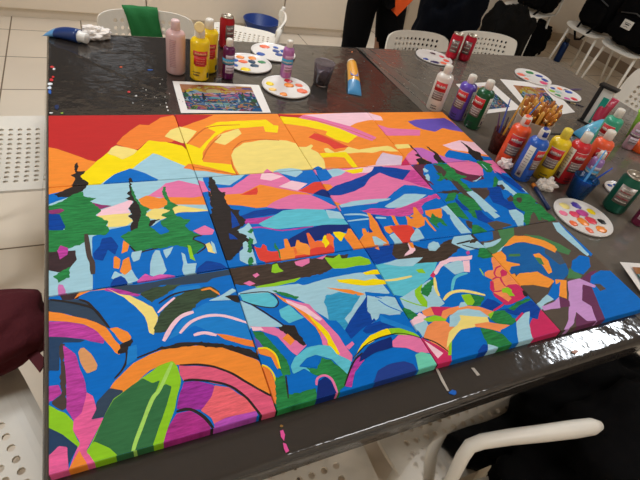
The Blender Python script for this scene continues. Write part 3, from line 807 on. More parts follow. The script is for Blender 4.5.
G 258,290 300,262 380,270 430,280 455,320 440,345 490,355 520,370 500,385 560,430 620,455 600,470 520,455 480,430 490,470 520,480 470,480 440,425 415,410 405,440 400,500 350,500 350,440 365,410 330,395 300,360 280,320
T2 285,300 330,295 340,320 320,342 295,325
L 230,400 290,395 345,430 355,480 270,480 240,430
T2 440,330 470,330 520,360 470,352
T 190 180 11 .125
B 95,95 140,90 165,150 160,180 180,280 160,290
K 138,90 160,92 172,130 200,155 195,180 205,195 235,205 225,240 245,258 280,248 295,262 285,285 265,300 300,315 310,340 335,350 325,380 385,400 400,420 455,440 450,460 480,475 470,500 215,500 190,380 158,285 175,260 165,230 180,225 158,200 165,165
NB 310,420 350,440 390,480 340,490 315,460
K 215,470 470,470 400,560 330,640 250,640
T 370 195 21 .125
NB -10,150 60,160 130,330 150,390 -10,420
B 40,160 200,170 300,160 400,200 640,150 640,330 160,385 100,250
MG 0,115 120,125 210,130 320,110 420,60 470,0 560,0 600,-20 560,30 460,60 420,110 430,150 380,165 340,140 320,160 240,170 150,160 20,150
B 410,90 440,60 530,20 610,70 590,90 420,115
l 45,178 130,182 : 22 L
L 50,230 150,380 140,395 20,400 10,380
O -10,150 15,160 60,250 150,375 150,395 110,395 50,320 0,260
O -10,300 40,290 70,330 60,400 -10,415
O 170,165 200,168 215,200 235,240 270,290 230,290 205,240
O 110,250 180,240 190,290 160,310 130,290
c 155,250 215,240 300,235 330,240 365,290 350,325 320,350 320,375 260,380 240,350 200,310 180,280
L 155,320 195,300 230,340 262,378 205,388
L 320,350 375,260 400,280 440,345 330,368
O 285,165 310,170 330,190 355,180 345,95 365,95 400,140 440,200 440,240 380,265 340,250 300,235 300,200
l 440,175 470,220 525,285 : 18 O
O 440,125 480,115 575,105 575,180 545,185 540,160 515,195 470,170 445,155
G 450,180 475,200 500,140 530,170 580,190 625,250 590,240 560,215 535,225 555,265 500,230
L 560,95 640,90 680,170 640,160
T 370 195 22 .125
O 305,378 340,380 355,425 330,420
PP 275,475 330,425 360,425 365,445 300,480
L 470,390 510,368 555,385 550,420 510,445 465,425
T 240 210 11 .125
c 105,292 150,300 178,300 180,272 212,285 220,320 300,345 310,380 450,360 560,350 640,330 640,350 540,380 330,405 210,425 195,400 180,350 150,310
O 318,320 365,300 350,230 380,225 405,290 450,345 440,380 330,400
OR2 445,290 450,260 455,235 475,240 480,258 540,270 580,330 575,360 520,355 450,320
O3 430,300 452,300 460,340 440,360
O3 528,185 548,180 580,240 600,270 640,240 700,270 640,340 590,330 565,260
L 25,260 50,245 75,280 60,320 100,310 130,410 130,430 60,430 0,400 0,330 30,310
G 60,330 70,305 65,240 90,260 100,320 80,345
G 65,430 70,380 100,372 115,400 100,445
l 280,262 282,300 305,320 325,385 : 10 G
T 310 200 11 .125
O3 -10,280 20,350 60,320 100,330 80,390 10,400
c 0,390 60,375 190,370 195,410 0,450
Y 90,330 115,315 110,285 125,275 150,310 155,345 125,380 110,345
O3 135,265 165,275 190,340 195,385 160,350 130,300
Y 188,255 235,250 300,270 315,285 270,290 255,325 240,325 210,290
O 270,290 318,232 350,270 420,375 405,385 345,390 310,340
T 310 200 21 .125
O 420,260 418,225 440,225 455,255 500,262 500,350 430,370 400,320 430,285
O 455,100 475,100 540,180 560,230 625,345 590,350 560,310 520,290 530,260 500,230 520,215
L 500,290 530,290 620,345 520,358
T 310 200 12 .125
O 520,380 545,372 555,395 535,400
T 40 260 02 .4695
K 250,187 262,184 330,174 390,177 450,190 472,206 472,214 440,201 390,186 330,181 262,191
K 395,76 410,74 430,78 424,90 408,88
T 350 290 12
L 128,33 165,44 190,30 240,40 282,112 268,120 205,104 160,94
L 95,80 150,85 200,100 235,125 200,128 150,125 118,160
l 150,52 205,86 278,114 : 6 B
l 134,34 170,44 : 6 B
"""
build_canvases()
# ------------------------------------------------ setting
def plane(name,pts,m):
    mb=MB(); mb.add(pts,[(0,1,2,3)],m); return struct(mb.build(name))
def tile_floor():
    m=bpy.data.materials.new('floor_tiles'); m.use_nodes=True; n=m.node_tree.nodes; l=m.node_tree.links; b=n['Principled BSDF']
    tc=n.new('ShaderNodeTexCoord'); mp=n.new('ShaderNodeMapping'); mp.inputs['Location'].default_value=(.36,.08,0); l.new(tc.outputs['Object'],mp.inputs['Vector'])
    br=n.new('ShaderNodeTexBrick'); br.offset=0; br.inputs['Scale'].default_value=1; br.inputs['Brick Width'].default_value=.44; br.inputs['Row Height'].default_value=.44
    br.inputs['Mortar Size'].default_value=.004; br.inputs['Color1'].default_value=lin((224,210,190)); br.inputs['Color2'].default_value=lin((220,205,185)); br.inputs['Mortar'].default_value=lin((110,92,72))
    l.new(mp.outputs['Vector'],br.inputs['Vector'])
    t=n.new('ShaderNodeTexNoise'); t.inputs['Scale'].default_value=1.6; t.inputs['Detail'].default_value=6; l.new(tc.outputs['Object'],t.inputs['Vector'])
    mr=n.new('ShaderNodeMapRange'); mr.inputs['To Min'].default_value=.88; mr.inputs['To Max'].default_value=1.1; l.new(t.outputs['Fac'],mr.inputs['Value'])
    hs=n.new('ShaderNodeHueSaturation'); l.new(br.outputs['Color'],hs.inputs['Color']); l.new(mr.outputs['Result'],hs.inputs['Value']); l.new(hs.outputs['Color'],b.inputs['Base Color'])
    b.inputs['Roughness'].default_value=.32
    bp=n.new('ShaderNodeBump'); bp.inputs['Strength'].default_value=.25; bp.inputs['Distance'].default_value=.003; bp.invert=True; l.new(br.outputs['Fac'],bp.inputs['Height']); l.new(bp.outputs['Normal'],b.inputs['Normal'])
    return m
XL,XR,YF,YB,ZC=-2.2,5.62,-3.2,3.12,2.75
WALL=M((226,212,192),.8,bump=.05,scale=40)
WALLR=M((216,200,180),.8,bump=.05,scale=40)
plane('floor',[(XL,YF,0),(XR,YF,0),(XR,YB,0),(XL,YB,0)],tile_floor())
plane('ceiling',[(XL,YF,ZC),(XL,YB,ZC),(XR,YB,ZC),(XR,YF,ZC)],M((196,190,180),.9,bump=.05,scale=30))
plane('wall_back',[(XL,YB,0),(XR,YB,0),(XR,YB,ZC),(XL,YB,ZC)],WALL)
plane('wall_front',[(XR,YF,0),(XL,YF,0),(XL,YF,ZC),(XR,YF,ZC)],WALL)
plane('wall_left',[(XL,YF,0),(XL,YB,0),(XL,YB,ZC),(XL,YF,ZC)],WALL)
plane('wall_right',[(XR,YB,0),(XR,YF,0),(XR,YF,ZC),(XR,YB,ZC)],WALLR)
mb=MB(); mb.box((XR-.018,YF,0),(XR,YB,.11),M((150,128,106),.5)); struct(mb.build('baseboard_right'))
mb=MB(); mb.box((3.75,YB-.016,0),(XR-.02,YB,.1),M((190,172,148),.5)); struct(mb.build('baseboard_back'))
# storage cupboards along the back wall
CABM=M((226,212,192),.55,bump=.03,scale=30); PLM=M((232,220,202),.5)
def cupboard(x0,x1,label,hx):
    t=empty('storage_cabinet',((x0+x1)/2,2.95,0),label,'cabinet','beige storage cabinets along the back wall')
    w=(x1-x0)/2-.002
    MB().box((-w,-.17,.09),(w,.165,1.05),CABM,bev=.003).build('body',t)
    MB().box((-w,-.145,0),(w,.14,.09),PLM).build('plinth',t)
    d=MB().box((-w+.003,-.195,.075),(w-.003,-.171,1.04),CABM,bev=.004).build('door',t)
    MB().tube([(hx*w*.85,-.197,.8),(hx*w*.85,-.225,.81),(hx*w*.85,-.225,.93),(hx*w*.85,-.197,.94)],.006,M((170,165,158),.3,1)).build('handle',d)
    return t
cupboard(-1.9,-.75,'beige storage cabinet, far left end of the row by the left wall',1)
cupboard(-.75,.55,'beige storage cabinet behind the chair with the green cloth',1)
cupboard(.55,1.66,'beige storage cabinet behind the blue bucket',1)
cupboard(1.66,2.29,'narrow beige storage cabinet behind the standing person',-1)
MB().box((XL+.3,YB-.03,1.25),(1.25,YB-.005,2.35),M((14,14,16),.15)).build('unseen_dark_panel_1')['kind']='structure'  # unseen dark panel, added so the left cover mirrors something black
mb=MB(); FR=M((230,220,204),.5)  # frame around the added dark panel, also out of view
mb.box((XL+.24,YB-.04,1.19),(1.31,YB-.004,1.25),FR).box((XL+.24,YB-.04,2.35),(1.31,YB-.004,2.41),FR).box((XL+.24,YB-.04,1.25),(XL+.3,YB-.004,2.35),FR).box((1.25,YB-.04,1.25),(1.31,YB-.004,2.35),FR)
struct(mb.build('trim_1'))
# post beside the cabinets and the door behind the person
mb=MB(); mb.box((2.3,2.74,0),(2.4,YB,2.5),M((222,206,182),.5)); struct(mb.build('trim_2'))
mb=MB(); mb.box((2.98,YB-.1,0),(3.06,YB-.002,2.2),FR).box((3.62,YB-.16,0),(3.78,YB-.002,2.2),FR).box((2.98,YB-.1,2.2),(3.78,YB-.002,2.3),FR); struct(mb.build('trim_3'))
d=MB().box((3.07,YB-.06,.01),(3.46,YB-.02,2.19),M((188,170,146),.5)).build('door_1'); struct(d)
MB().box((3.461,YB-.07,.01),(3.52,YB-.015,2.19),M((40,30,24),.6)).build('edge_strip',d)
MB().box((3.425,YB-.11,.2),(3.455,YB-.061,.45),M((60,46,36),.35,.6),bev=.005).build('door_handle',d)
# ceiling lamps
LW=(255,222,184)
def lamp(x,y,sx,sy,p,label):
    t=empty('ceiling_lamp',(x,y,ZC),label,'ceiling lamp','square ceiling lamps')
    MB().box((-sx/2-.03,-sy/2-.03,-.05),(sx/2+.03,sy/2+.03,-.001),M((215,210,200),.5)).build('housing',t)
    MB().box((-sx/2,-sy/2,-.056),(sx/2,sy/2,-.051),M(LW,.5,emit=3)).build('diffuser',t)
    L=bpy.data.lights.new('lamp_light','AREA'); L.shape='RECTANGLE'; L.size=sx; L.size_y=sy; L.energy=p; L.color=(.84,.92,1.0)
    o=bpy.data.objects.new('lamp_light',L); COL.objects.link(o); o.parent=t; o.location=(0,0,-.06)
lamp(.4,1.15,.6,.6,29,'square ceiling lamp above the far left of the table')
lamp(3.5,-.2,.5,.42,22,'square ceiling lamp right of the table')
lamp(1.75,-2.3,1.2,.5,23,'wide ceiling lamp behind the photographer')
lamp(-1.1,-.4,.6,.6,24,'square ceiling lamp left of the table')
lamp(1.7,2.0,.6,.6,22,'square ceiling lamp above the standing person')
w=bpy.data.worlds.new('world'); bpy.context.scene.world=w; w.use_nodes=True
w.node_tree.nodes['Background'].inputs[0].default_value=(1,.97,.92,1); w.node_tree.nodes['Background'].inputs[1].default_value=.2
vs=bpy.context.scene.view_settings; vs.view_transform='Standard'; vs.look='None'; vs.gamma=1; vs.exposure=0
# ------------------------------------------------ tables and plastic covers
LEGM=M((150,146,140),.35,.8)
def table(x0,x1,label):
    t=empty('table',((x0+x1)/2,-.185,0),label,'table','tables under the dark covers'); w=(x1-x0)/2
    MB().box((-w,-.765,.70),(w,.765,.7385),M((92,80,70),.5),bev=.003).build('tabletop',t)
    for sx in (-1,1):
        for sy in (-1,1):
            MB().box((sx*(w-.06)-.02,sy*.7-.02,0),(sx*(w-.06)+.02,sy*.7+.02,.70),LEGM,bev=.003).build('leg',t)
table(.012,1.172,'left table, under the blackest part of the cover and most canvases')
table(1.182,2.335,'right table, under the paint bottles and brush jar')
def cover_material(name,rgb,rough):
    m=bpy.data.materials.new(name); m.use_nodes=True; n=m.node_tree.nodes; l=m.node_tree.links; b=n['Principled BSDF']
    b.inputs['Roughness'].default_value=rough; b.inputs['Base Color'].default_value=lin(rgb); b.inputs['Specular IOR Level'].default_value=.8
    tc=n.new('ShaderNodeTexCoord')
    t=n.new('ShaderNodeTexNoise'); t.inputs['Scale'].default_value=5; t.inputs['Detail'].default_value=5; l.new(tc.outputs['Object'],t.inputs['Vector'])
    mr=n.new('ShaderNodeMapRange'); mr.inputs['From Min'].default_value=.35; mr.inputs['From Max'].default_value=.7; mr.inputs['To Min'].default_value=rough*.7; mr.inputs['To Max'].default_value=rough*1.5; l.new(t.outputs['Fac'],mr.inputs['Value']); l.new(mr.outputs['Result'],b.inputs['Roughness'])
    t2=n.new('ShaderNodeTexNoise'); t2.inputs['Scale'].default_value=22; t2.inputs['Detail'].default_value=3; l.new(tc.outputs['Object'],t2.inputs['Vector'])
    bp=n.new('ShaderNodeBump'); bp.inputs['Strength'].default_value=.55; bp.inputs['Distance'].default_value=.004; l.new(t2.outputs['Fac'],bp.inputs['Height']); l.new(bp.outputs['Normal'],b.inputs['Normal'])
    return m
def cover(name,x0,x1,y0,y1,mat,creases,left,right,label,drop=.045,zoff=0):
    st=.0075; nx=int((x1-x0)/st); ny=int((y1-y0)/st)
    xs=[x0+(x1-x0)*i/nx for i in range(nx+1)]; ys=[y0+(y1-y0)*i/ny for i in range(ny+1)]
    r=.011
    def wrap(a,lo,hi,do_lo,do_hi):
        L=[(v,0) for v in a]
        if do_lo: L=[(lo-r,-drop),(lo-r,-.02),(lo-r,-r*1.2),(lo-r*.75,-r*.5),(lo-r*.35,-r*.12)]+L
        if do_hi: L=L+[(hi+r*.35,-r*.12),(hi+r*.75,-r*.5),(hi+r,-r*1.2),(hi+r,-.02),(hi+r,-drop)]
        return L
    gx=wrap(xs,x0,x1,left,right); gy=wrap(ys,y0,y1,True,True)
    vs=[];fs=[]
    for y,dy in gy:
        for x,dx in gx:
            z=TT-.0006+zoff+min(dx,dy)
            if dx==0 and dy==0:
                for (ax,ay,bx,by,am,wd) in creases:
                    if x<min(ax,bx)-.05 or x>max(ax,bx)+.05 or y<min(ay,by)-.05 or y>max(ay,by)+.05: continue
                    ux,uy=bx-ax,by-ay; L=math.hypot(ux,uy); t=((x-ax)*ux+(y-ay)*uy)/L/L
                    if -.02<t<1.02:
                        d=abs((x-ax)*uy-(y-ay)*ux)/L; z+=am*math.exp(-(d/wd)**2)*min(1,max(0,(t+.02)*15),max(0,(1.02-t)*15))
            vs.append((x,y,z))
    W=len(gx)
    for j in range(len(gy)-1):
        for i in range(W-1): fs.append((j*W+i,j*W+i+1,(j+1)*W+i+1,(j+1)*W+i))
    mb=MB(); mb.add(vs,fs,mat,True); o=mb.build(name)
    return tag(o,label,'table cover','dark plastic covers on the tables')
def cr(a,b,am=.0018,wd=.005):
    A=on(*a,TT);B=on(*b,TT); return (A.x,A.y,B.x,B.y,am,wd)
cover('table_cover',-.0,1.178,-.965,.595,cover_material('black_plastic_sheet',(53,48,44),.10),[cr((60,47),(158,90),.002,.004),(*cr((158,90),(200,110)),) ,cr((290,78),(372,111),.0012,.012),cr((310,50),(330,111),.0006,.01),cr((100,52),(230,53),.001,.006)],True,False,'black plastic cover on the left table with a diagonal fold line')
cover('table_cover',1.168,2.345,-.965,.595,cover_material('plastic_sheet_painted_sheen',(98,90,82),.075),[cr((357,49),(432,113),.005,.012),cr((366,48),(446,113),.003,.006),cr((390,66),(445,94),.0016,.005),cr((445,94),(480,112),.0012,.005),cr((480,70),(530,60),.001,.01)],False,True,'plastic cover on the right table with the wall reflection in its grey colour, overlapping seam ridge',zoff=.0008)  # dark sheet; reflection of the light wall is put into its grey base colour
# clear film hanging over the table edge
def film_material():
    m=bpy.data.materials.new('clear_film'); m.use_nodes=True; n=m.node_tree.nodes; l=m.node_tree.links; n.remove(n['Principled BSDF'])
    tr=n.new('ShaderNodeBsdfTransparent'); tr.inputs[0].default_value=(.93,.91,.88,1); g=n.new('ShaderNodeBsdfGlossy'); g.inputs['Roughness'].default_value=.08; g.inputs[0].default_value=(.8,.8,.8,1)
    fr=n.new('ShaderNodeLayerWeight'); fr.inputs[0].default_value=.1; mx=n.new('ShaderNodeMixShader'); l.new(fr.outputs['Fresnel'],mx.inputs[0]); l.new(tr.outputs[0],mx.inputs[1]); l.new(g.outputs[0],mx.inputs[2]); l.new(mx.outputs[0],n['Material Output'].inputs[0])
    return m
FILM=film_material()
def film(pts0,pts1,nn,label,seed,amp=.012,name='clear_plastic_sheet'):
    vs=[];fs=[];nv=24
    for j in range(nv+1):
        for i in range(nn+1):
            a=Vector(pts0[0]).lerp(Vector(pts0[1]),i/nn); b=Vector(pts1[0]).lerp(Vector(pts1[1]),i/nn); p=a.lerp(b,j/nv)
            q=p*5+Vector((seed,seed,0)); k=amp*min(1,j/6)
            p+=Vector((noise.noise(q)*k,noise.noise(q+Vector((5,5,5)))*k,noise.noise(q*1.7+Vector((0,9,0)))*k*.6)); vs.append(p)
    for j in range(nv):
        for i in range(nn): fs.append((j*(nn+1)+i,j*(nn+1)+i+1,(j+1)*(nn+1)+i+1,(j+1)*(nn+1)+i))
    mb=MB(); mb.add(vs,fs,FILM,True); return tag(mb.build(name),label,'plastic sheet')
film([(.28,-.9775,.70),(1.6,-.9775,.70)],[(.3,-1.03,.50),(1.6,-1.05,.50)],90,'clear plastic sheet hanging off the front table edge over the chairs',3,.007)
film([(-.0115,-.1,.70),(-.0115,.42,.70)],[(-.05,-.05,.52),(-.05,.38,.56)],40,'clear plastic sheet hanging off the left table edge',11,.012)
# ------------------------------------------------ perforated chairs
WP=M((226,218,204),.42,bump=.02,scale=50,name='white_plastic')
def perforated(mb,nu,nv,fn,hole,hr,m,thick=.006):
    """grid of cells over (u,v) in 0..1, each with or without a round hole; solid thickness from the surface normal"""
    sq=[(0,0),(.5,0),(1,0),(1,.5),(1,1),(.5,1),(0,1),(0,.5)]
    V={};vs=[]
    def P(u,v):
        k=(round(u,5),round(v,5))
        if k not in V: V[k]=len(vs); vs.append(k)
        return V[k]
    fs=[];rim=[]
    for j in range(nv):
        for i in range(nu):
            o=[P((i+a)/nu,(j+b)/nv) for a,b in sq]
            if hole(i,j):
                r=[P((i+.5+hr*math.cos(PI*(-.75+k*.25)))/nu,(j+.5+hr*math.sin(PI*(-.75+k*.25)))/nv) for k in range(8)]
                for k in range(8): fs.append((o[k],o[(k+1)%8],r[(k+1)%8],r[k]))
                for k in range(8): rim.append((r[k],r[(k+1)%8]))
            else: fs.append(tuple(o))
    bd=[]
    for i in range(nu):
        for (a,b) in ((0,.5),(.5,1)):
            bd.append((P((i+a)/nu,0),P((i+b)/nu,0))); bd.append((P((i+b)/nu,1),P((i+a)/nu,1)))
    for j in range(nv):
        for (a,b) in ((0,.5),(.5,1)):
            bd.append((P(1,(j+a)/nv),P(1,(j+b)/nv))); bd.append((P(0,(j+b)/nv),P(0,(j+a)/nv)))
    top=[];bot=[]
    for u,v in vs:
        p=Vector(fn(u,v)); e=1e-3; du=Vector(fn(min(1,u+e),v))-Vector(fn(max(0,u-e),v)); dv=Vector(fn(u,min(1,v+e)))-Vector(fn(u,max(0,v-e)))
        n=du.cross(dv)
        n=n.normalized() if n.length>1e-12 else Vector((0,0,1)); top.append(p+n*thick/2); bot.append(p-n*thick/2)
    N=len(vs); F_=list(fs)+[tuple(a+N for a in f[::-1]) for f in fs]
    for a,b in rim: F_.append((b,a,a+N,b+N))
    for a,b in bd: F_.append((b,a,a+N,b+N))
    return mb.add(top+bot,F_,m,False)
def rnd(u,v,W,H,c):
    """unit square to a rounded rectangle (corner radius c)"""
    x=(u-.5)*2; y=(v-.5)*2
    q=abs(x*y)**4
    return x*(1-.58*c/W*q)*W/2,y*(1-.58*c/H*q)*H/2
def chair(loc,rz,label,back_holes=(14,5),arms=False,backtop=.80,back=True,group='white perforated plastic chairs',bw=.44):
    """seat faces -y in its own frame (front edge at -y)"""
    t=empty('perforated_chair',loc,label,'chair',group,rz)
    mb=MB()
    def seat(u,v):
        x,y=rnd(u,v,.44,.43,.08); z=.45-.012*math.cos(x*3/.44)*math.cos(y*2.2/.43)+.012*(abs(x)/.22)**6
        if y<-.15: z-=.02*((-.15-y)/.065)**2
        return (x,y,z)
    perforated(mb,16,16,seat,lambda i,j:2<=i<=13 and 2<=j<=13,.28,WP,.007); mb.build('seat',t)
    if back:
        mb=MB(); z0=.56; H=backtop-z0
        def bk(u,v):
            x,z=rnd(1-u,v,bw,H,.055); zz=z0+H/2+z
            return (x,.215+.16*(zz-.5)-.05*(abs(x)/.22)**2,zz)
        nu=max(8,round(bw/.0255)); nv=max(4,round(H/.0255))
        perforated(mb,nu,nv,bk,lambda i,j:2<=i<nu-2 and 1<=j<nv-1,.31,WP,.010); mb.build('backrest',t)
        for s in (-1,1):
            MB().tube([(s*.19,.20,.44),(s*.205,.205,.50),(s*.2,.205,.56),(s*.19,.215,.62)],.011,WP).build('back_post',t)
    for s in (-1,1):
        MB().tube([(s*.17,-.15,.441),(s*.2,-.19,0.002)],[.0125,.011],WP).build('leg',t)
        MB().tube([(s*.17,.15,.441),(s*.2,.22,0.002)],[.0125,.011],WP).build('leg',t)
    if arms:
        for s in (1,):
            MB().tube([(s*.235,-.14,.43),(s*.245,-.17,.56),(s*.245,-.155,.645),(s*.245,-.12,.665),(s*.245,0,.668),(s*.24,.12,.672),(s*.23,.215,.675)],[.012,.012,.014,.0155,.017,.017,.013],WP,12).build('armrest',t)
    return t
chair((.335,.60,0),0,'white perforated chair at the far left with a green cloth over its back',(12,4),backtop=.748,bw=.365)
chair((1.66,.62,0),-.02,'white perforated chair at the far side, directly right of the standing person',(14,3),backtop=.738,bw=.38)
chair((2.09,.62,0),-.02,'white perforated chair behind the two red cans, dark jacket beyond it',(14,4),backtop=.758,bw=.46)
# ------------------------------------------------ more chairs
chair((.88,1.36,0),-1.95,'white perforated chair turned sideways in front of the blue bucket',(14,4),backtop=.62,bw=.36)
chair((2.30,.05,0),-PI/2-.1,'white perforated chair at the right end of the table',(14,6),backtop=.865)
chair((-.125,.315,0),PI/2,'white perforated chair tucked under the left side of the table',(14,4))
chair((-.275,-.68,0),1.93,'white perforated chair below the maroon bag in the lower left',(14,4))
chair((.325,-.93,0),PI,'white perforated chair tucked under the front of the table, left one',(14,4))
chair((.80,-.80,0),0,'white perforated chair pushed under the front table edge, just beyond the white armrest',(14,4),backtop=.685)
chair((.805,-1.27,0),-PI/2-.16,'white armchair at the front with a black coat on it',(14,4),backtop=.63,group='white plastic armchairs')
ARMC=[o for o in COL.objects if o.get('label')=='white armchair at the front with a black coat on it'][0]
bpy.context.view_layer.update(); _i=ARMC.matrix_world.inverted()
_p=[(440,500,.50),(452,478,.575),(463,456,.635),(470,446,.652),(482,441.5,.66),(510,437,.66),(545,433,.66),(575,429,.66),(592,426.5,.66),(600,425.5,.66)]
MB().tube([_i@on(*q) for q in _p],[.0105,.0115,.0125,.013,.0135,.0145,.016,.017,.016,.009],WP,16).build('armrest',ARMC)
RW='white chairs with bags in a row by the right wall'
for x,y,rz,s in ((4.25,2.62,-1.2,'white chair holding the left black bag, farthest back by the right wall'),(4.68,2.12,-PI/2,'white chair by the right wall under the plain round backpack'),(4.68,1.66,-PI/2,'white chair by the right wall under the backpack with a white patch')):
    chair((x,y,0),rz,s,(14,4),group=RW)
# ------------------------------------------------ soft goods
BLK=M((9,8,8),.9,bump=.5,scale=40,ior=1.15); NVY=M((9,11,17),.9,bump=.5,scale=40,ior=1.15); OLV=M((12,10,8),.8,bump=.5,scale=60,ior=1.2)
def pxblob(name,u0,v0,u1,v1,y,depth,m,label,cat,seed,e=.75,amp=.22,zmin=None,extra=None,fr=2.6):
    a=ony(u0,(v0+v1)/2,y); b=ony(u1,(v0+v1)/2,y); c=ony((u0+u1)/2,v0,y); d=ony((u0+u1)/2,v1,y)
    cx,cz=(a.x+b.x)/2,(c.z+d.z)/2; rx=abs(b.x-a.x)/2; rz_=abs(c.z-d.z)/2
    z0=cz-rz_ if zmin is None else zmin; top=cz+rz_; cz=(z0+top)/2; rz_=(top-z0)/2
    t=empty(name,(cx,y,z0),label,cat)
    mb=MB(); blob(mb,(0,0,rz_),(rx,depth,rz_),m,e,amp,fr,seed,48,36,flat=0); mb.build('body' if cat!='coat' else 'cloth',t)
    return t,rx,rz_
def strap(t,pts,r=.012,m=BLK,name='strap'): return MB().tube(pts,r,m,8).build(name,t)
t,rx,rz=pxblob('dark_coat',424,-40,478,56,1.62,.16,NVY,'dark navy coat draped over a chair behind the two red cans','coat',4,.8,.3,zmin=.012)
t,rx,rz=pxblob('shoulder_bag',484,6,524,60,2.05,.15,OLV,'dark olive black bag behind the far right chair at the table','bag',7,.6,.16,zmin=.012)
def backpack(loc,r,label,seed,rz=0,patch=False,straps=True):
    t=empty('backpack',loc,label,'backpack','black backpacks on the chairs by the right wall',rz)
    mb=MB(); blob(mb,(0,0,r[2]),r,BLK,.55,.10,2.5,seed,44,32,flat=0); mb.build('body',t)
    mb=MB(); blob(mb,(-r[0]*.86,0,r[2]*.72),(r[0]*.38,r[1]*.72,r[2]*.5),BLK,.5,.08,3,seed+2,32,20,flat=0.002); mb.build('front_pocket',t)
    mb=MB(); mb.tube([(-r[0]*1.02,-r[1]*.6,r[2]*1.25),(-r[0]*1.1,0,r[2]*1.42),(-r[0]*1.02,r[1]*.6,r[2]*1.25)],.006,M((60,58,56),.5)); mb.build('zipper',t)
    if patch:
        p=MB().box((-.004,-.05,-.035),(0,.05,.035),M((205,198,186),.7),bev=.001)
        p.box((-.0055,-.022,-.004),(-.0041,.022,.004),M((30,28,28),.7)).box((-.0055,-.03,.010),(-.0041,.03,.014),M((60,56,54),.7)).tube([(-.005,-.022,-.022),(-.005,0,-.014),(-.005,.022,-.022)],.0018,M((40,38,36),.7))
        o=p.build('patch',t); o.location=(-r[0]*1.30,0,r[2]*.95); o.rotation_euler=(0,.12,0)
    if straps:
        MB().tube([(-r[0]*.8,-r[1]*.5,r[2]*.5),(-r[0]*1.3,-r[1]*.6,.03),(-r[0]*1.45,-r[1]*.3,-.09),(-r[0]*1.4,0,-.11),(-r[0]*1.3,r[1]*.3,-.05),(-r[0]*.95,r[1]*.4,r[2]*.4)],.011,BLK,8).build('strap',t)
    return t
SZ=.462
backpack((4.30,2.62,SZ),(.14,.20,.18),'black backpack with a looped strap on the left chair by the right wall',3,-1.2+PI/2)
backpack((4.70,2.14,SZ),(.15,.19,.19),'plain rounded black backpack on the middle chair by the right wall',5)
backpack((4.66,1.68,SZ),(.17,.25,.20),'black backpack with a small white patch on the nearest wall chair',9,patch=True,straps=False)
pxblob('black_coat',516,20,545,52,2.6,.12,BLK,'black coat hanging down below the left chair seat by the right wall','coat',21,.6,.15,zmin=.01)
# water bottle on the floor
t=empty('water_bottle',(4.82,2.47,0),'dark blue water bottle with a black lid on the floor by the wall','bottle')
WB=M((10,44,92),.3,.3); mb=MB(); mb.lathe([(0,.001),(.034,.001),(.037,.006),(.037,.185),(.03,.205),(.022,.212),(0,.212)],WB); mb.build('body',t)
mb=MB(); mb.lathe([(.024,.212),(.027,.214),(.027,.238),(.02,.246),(0,.246)],M((16,16,20),.4)); mb.build('lid',t)
MB().tube([(-.02,0,.24),(-.05,0,.262),(-.075,0,.27)],.006,M((16,16,20),.4)).build('spout',t)
# bucket
t=empty('bucket',(1.40,2.55,.0),'dark blue plastic bucket on the floor by the beige cabinets','bucket')
BB=M((12,50,120),.4); mb=MB(); mb.lathe([(0,.002),(.105,.002),(.11,.01),(.138,.175),(.146,.18),(.146,.186),(.136,.186),(.105,.012),(0,.01)],BB,36); mb.build('body',t)
MB().tube([(-.142,0,.17),(-.13,-.075,.12),(-.05,-.125,.08),(.07,-.12,.08),(.135,-.05,.12),(.142,0,.17)],.003,M((180,176,170),.4,.7)).build('handle',t)
# maroon bag
MAR=M((78,12,22),.9,bump=.5,scale=80)
t=empty('maroon_bag',(-.165,-.52,.462),'maroon fabric bag with a strap on the lower left chair','bag',rz=.3)
mb=MB(); blob(mb,(0,.05,.055),(.14,.10,.055),MAR,.75,.13,1.8,13,48,34,flat=0); mb.build('body',t)

bpy.context.view_layer.update(); _i=t.matrix_world.inverted()
MB().poly([_i@on(u,v,.505) for u,v in ((12,338),(22,333),(47,362),(40,373))],M((84,20,28),.8),.006).build('strap',t)
# green cloth on the far left chair
GRN=M((24,104,48),.85,bump=.3,scale=90)
def drape(name,x0,x1,slx,ytop,ztop,zf,zb,label,m,cat='cloth'):
    mb=MB(); vs=[];fs=[]; n=14
    prof=[(-.042,zf),(-.034,zf+(ztop-zf)*.5),(-.024,ztop-.03),(-.014,ztop-.004),(0,ztop+.004),(.014,ztop-.004),(.02,ztop-.03),(.022,zb)]
    for j,(dy,z) in enumerate(prof):
        for i in range(n+1):
            u=i/n; x=x0+(x1-x0)*u+slx*(ztop-z)/(ztop-zf)+.004*math.sin(j*1.3+u*3); vs.append((x,ytop+dy+.003*math.sin(u*14+j),z+.006*math.sin(u*6)*(j in(0,7))))
    W=n+1
    for j in range(len(prof)-1):
        for i in range(n): fs.append((j*W+i,j*W+i+1,(j+1)*W+i+1,(j+1)*W+i))
    mb.add(vs,fs,m,True); o=mb.build(name); s=o.modifiers.new('s','SOLIDIFY'); s.thickness=.003; return tag(o,label,cat)
drape('green_cloth',.252,.378,.030,.858,.7555,.60,.62,'green cloth folded over the back of the far left chair',GRN)
# black coat at lower right on the armchair
t=empty('black_coat',(1.06,-1.22,.475),'black coat heaped over the armchair at the lower right','coat')
mb=MB(); blob(mb,(.06,.02,.07),(.23,.22,.11),BLK,.7,.22,1.8,31,60,40); mb.build('cloth',t)
mb=MB(); blob(mb,(.11,.02,-.13),(.13,.20,.20),BLK,.8,.25,2.4,37,50,36); mb.build('hanging_fold',t)
mb=MB(); blob(mb,(-.20,.06,.02),(.12,.13,.05),BLK,.7,.2,2.4,44,40,24); mb.build('sleeve',t)
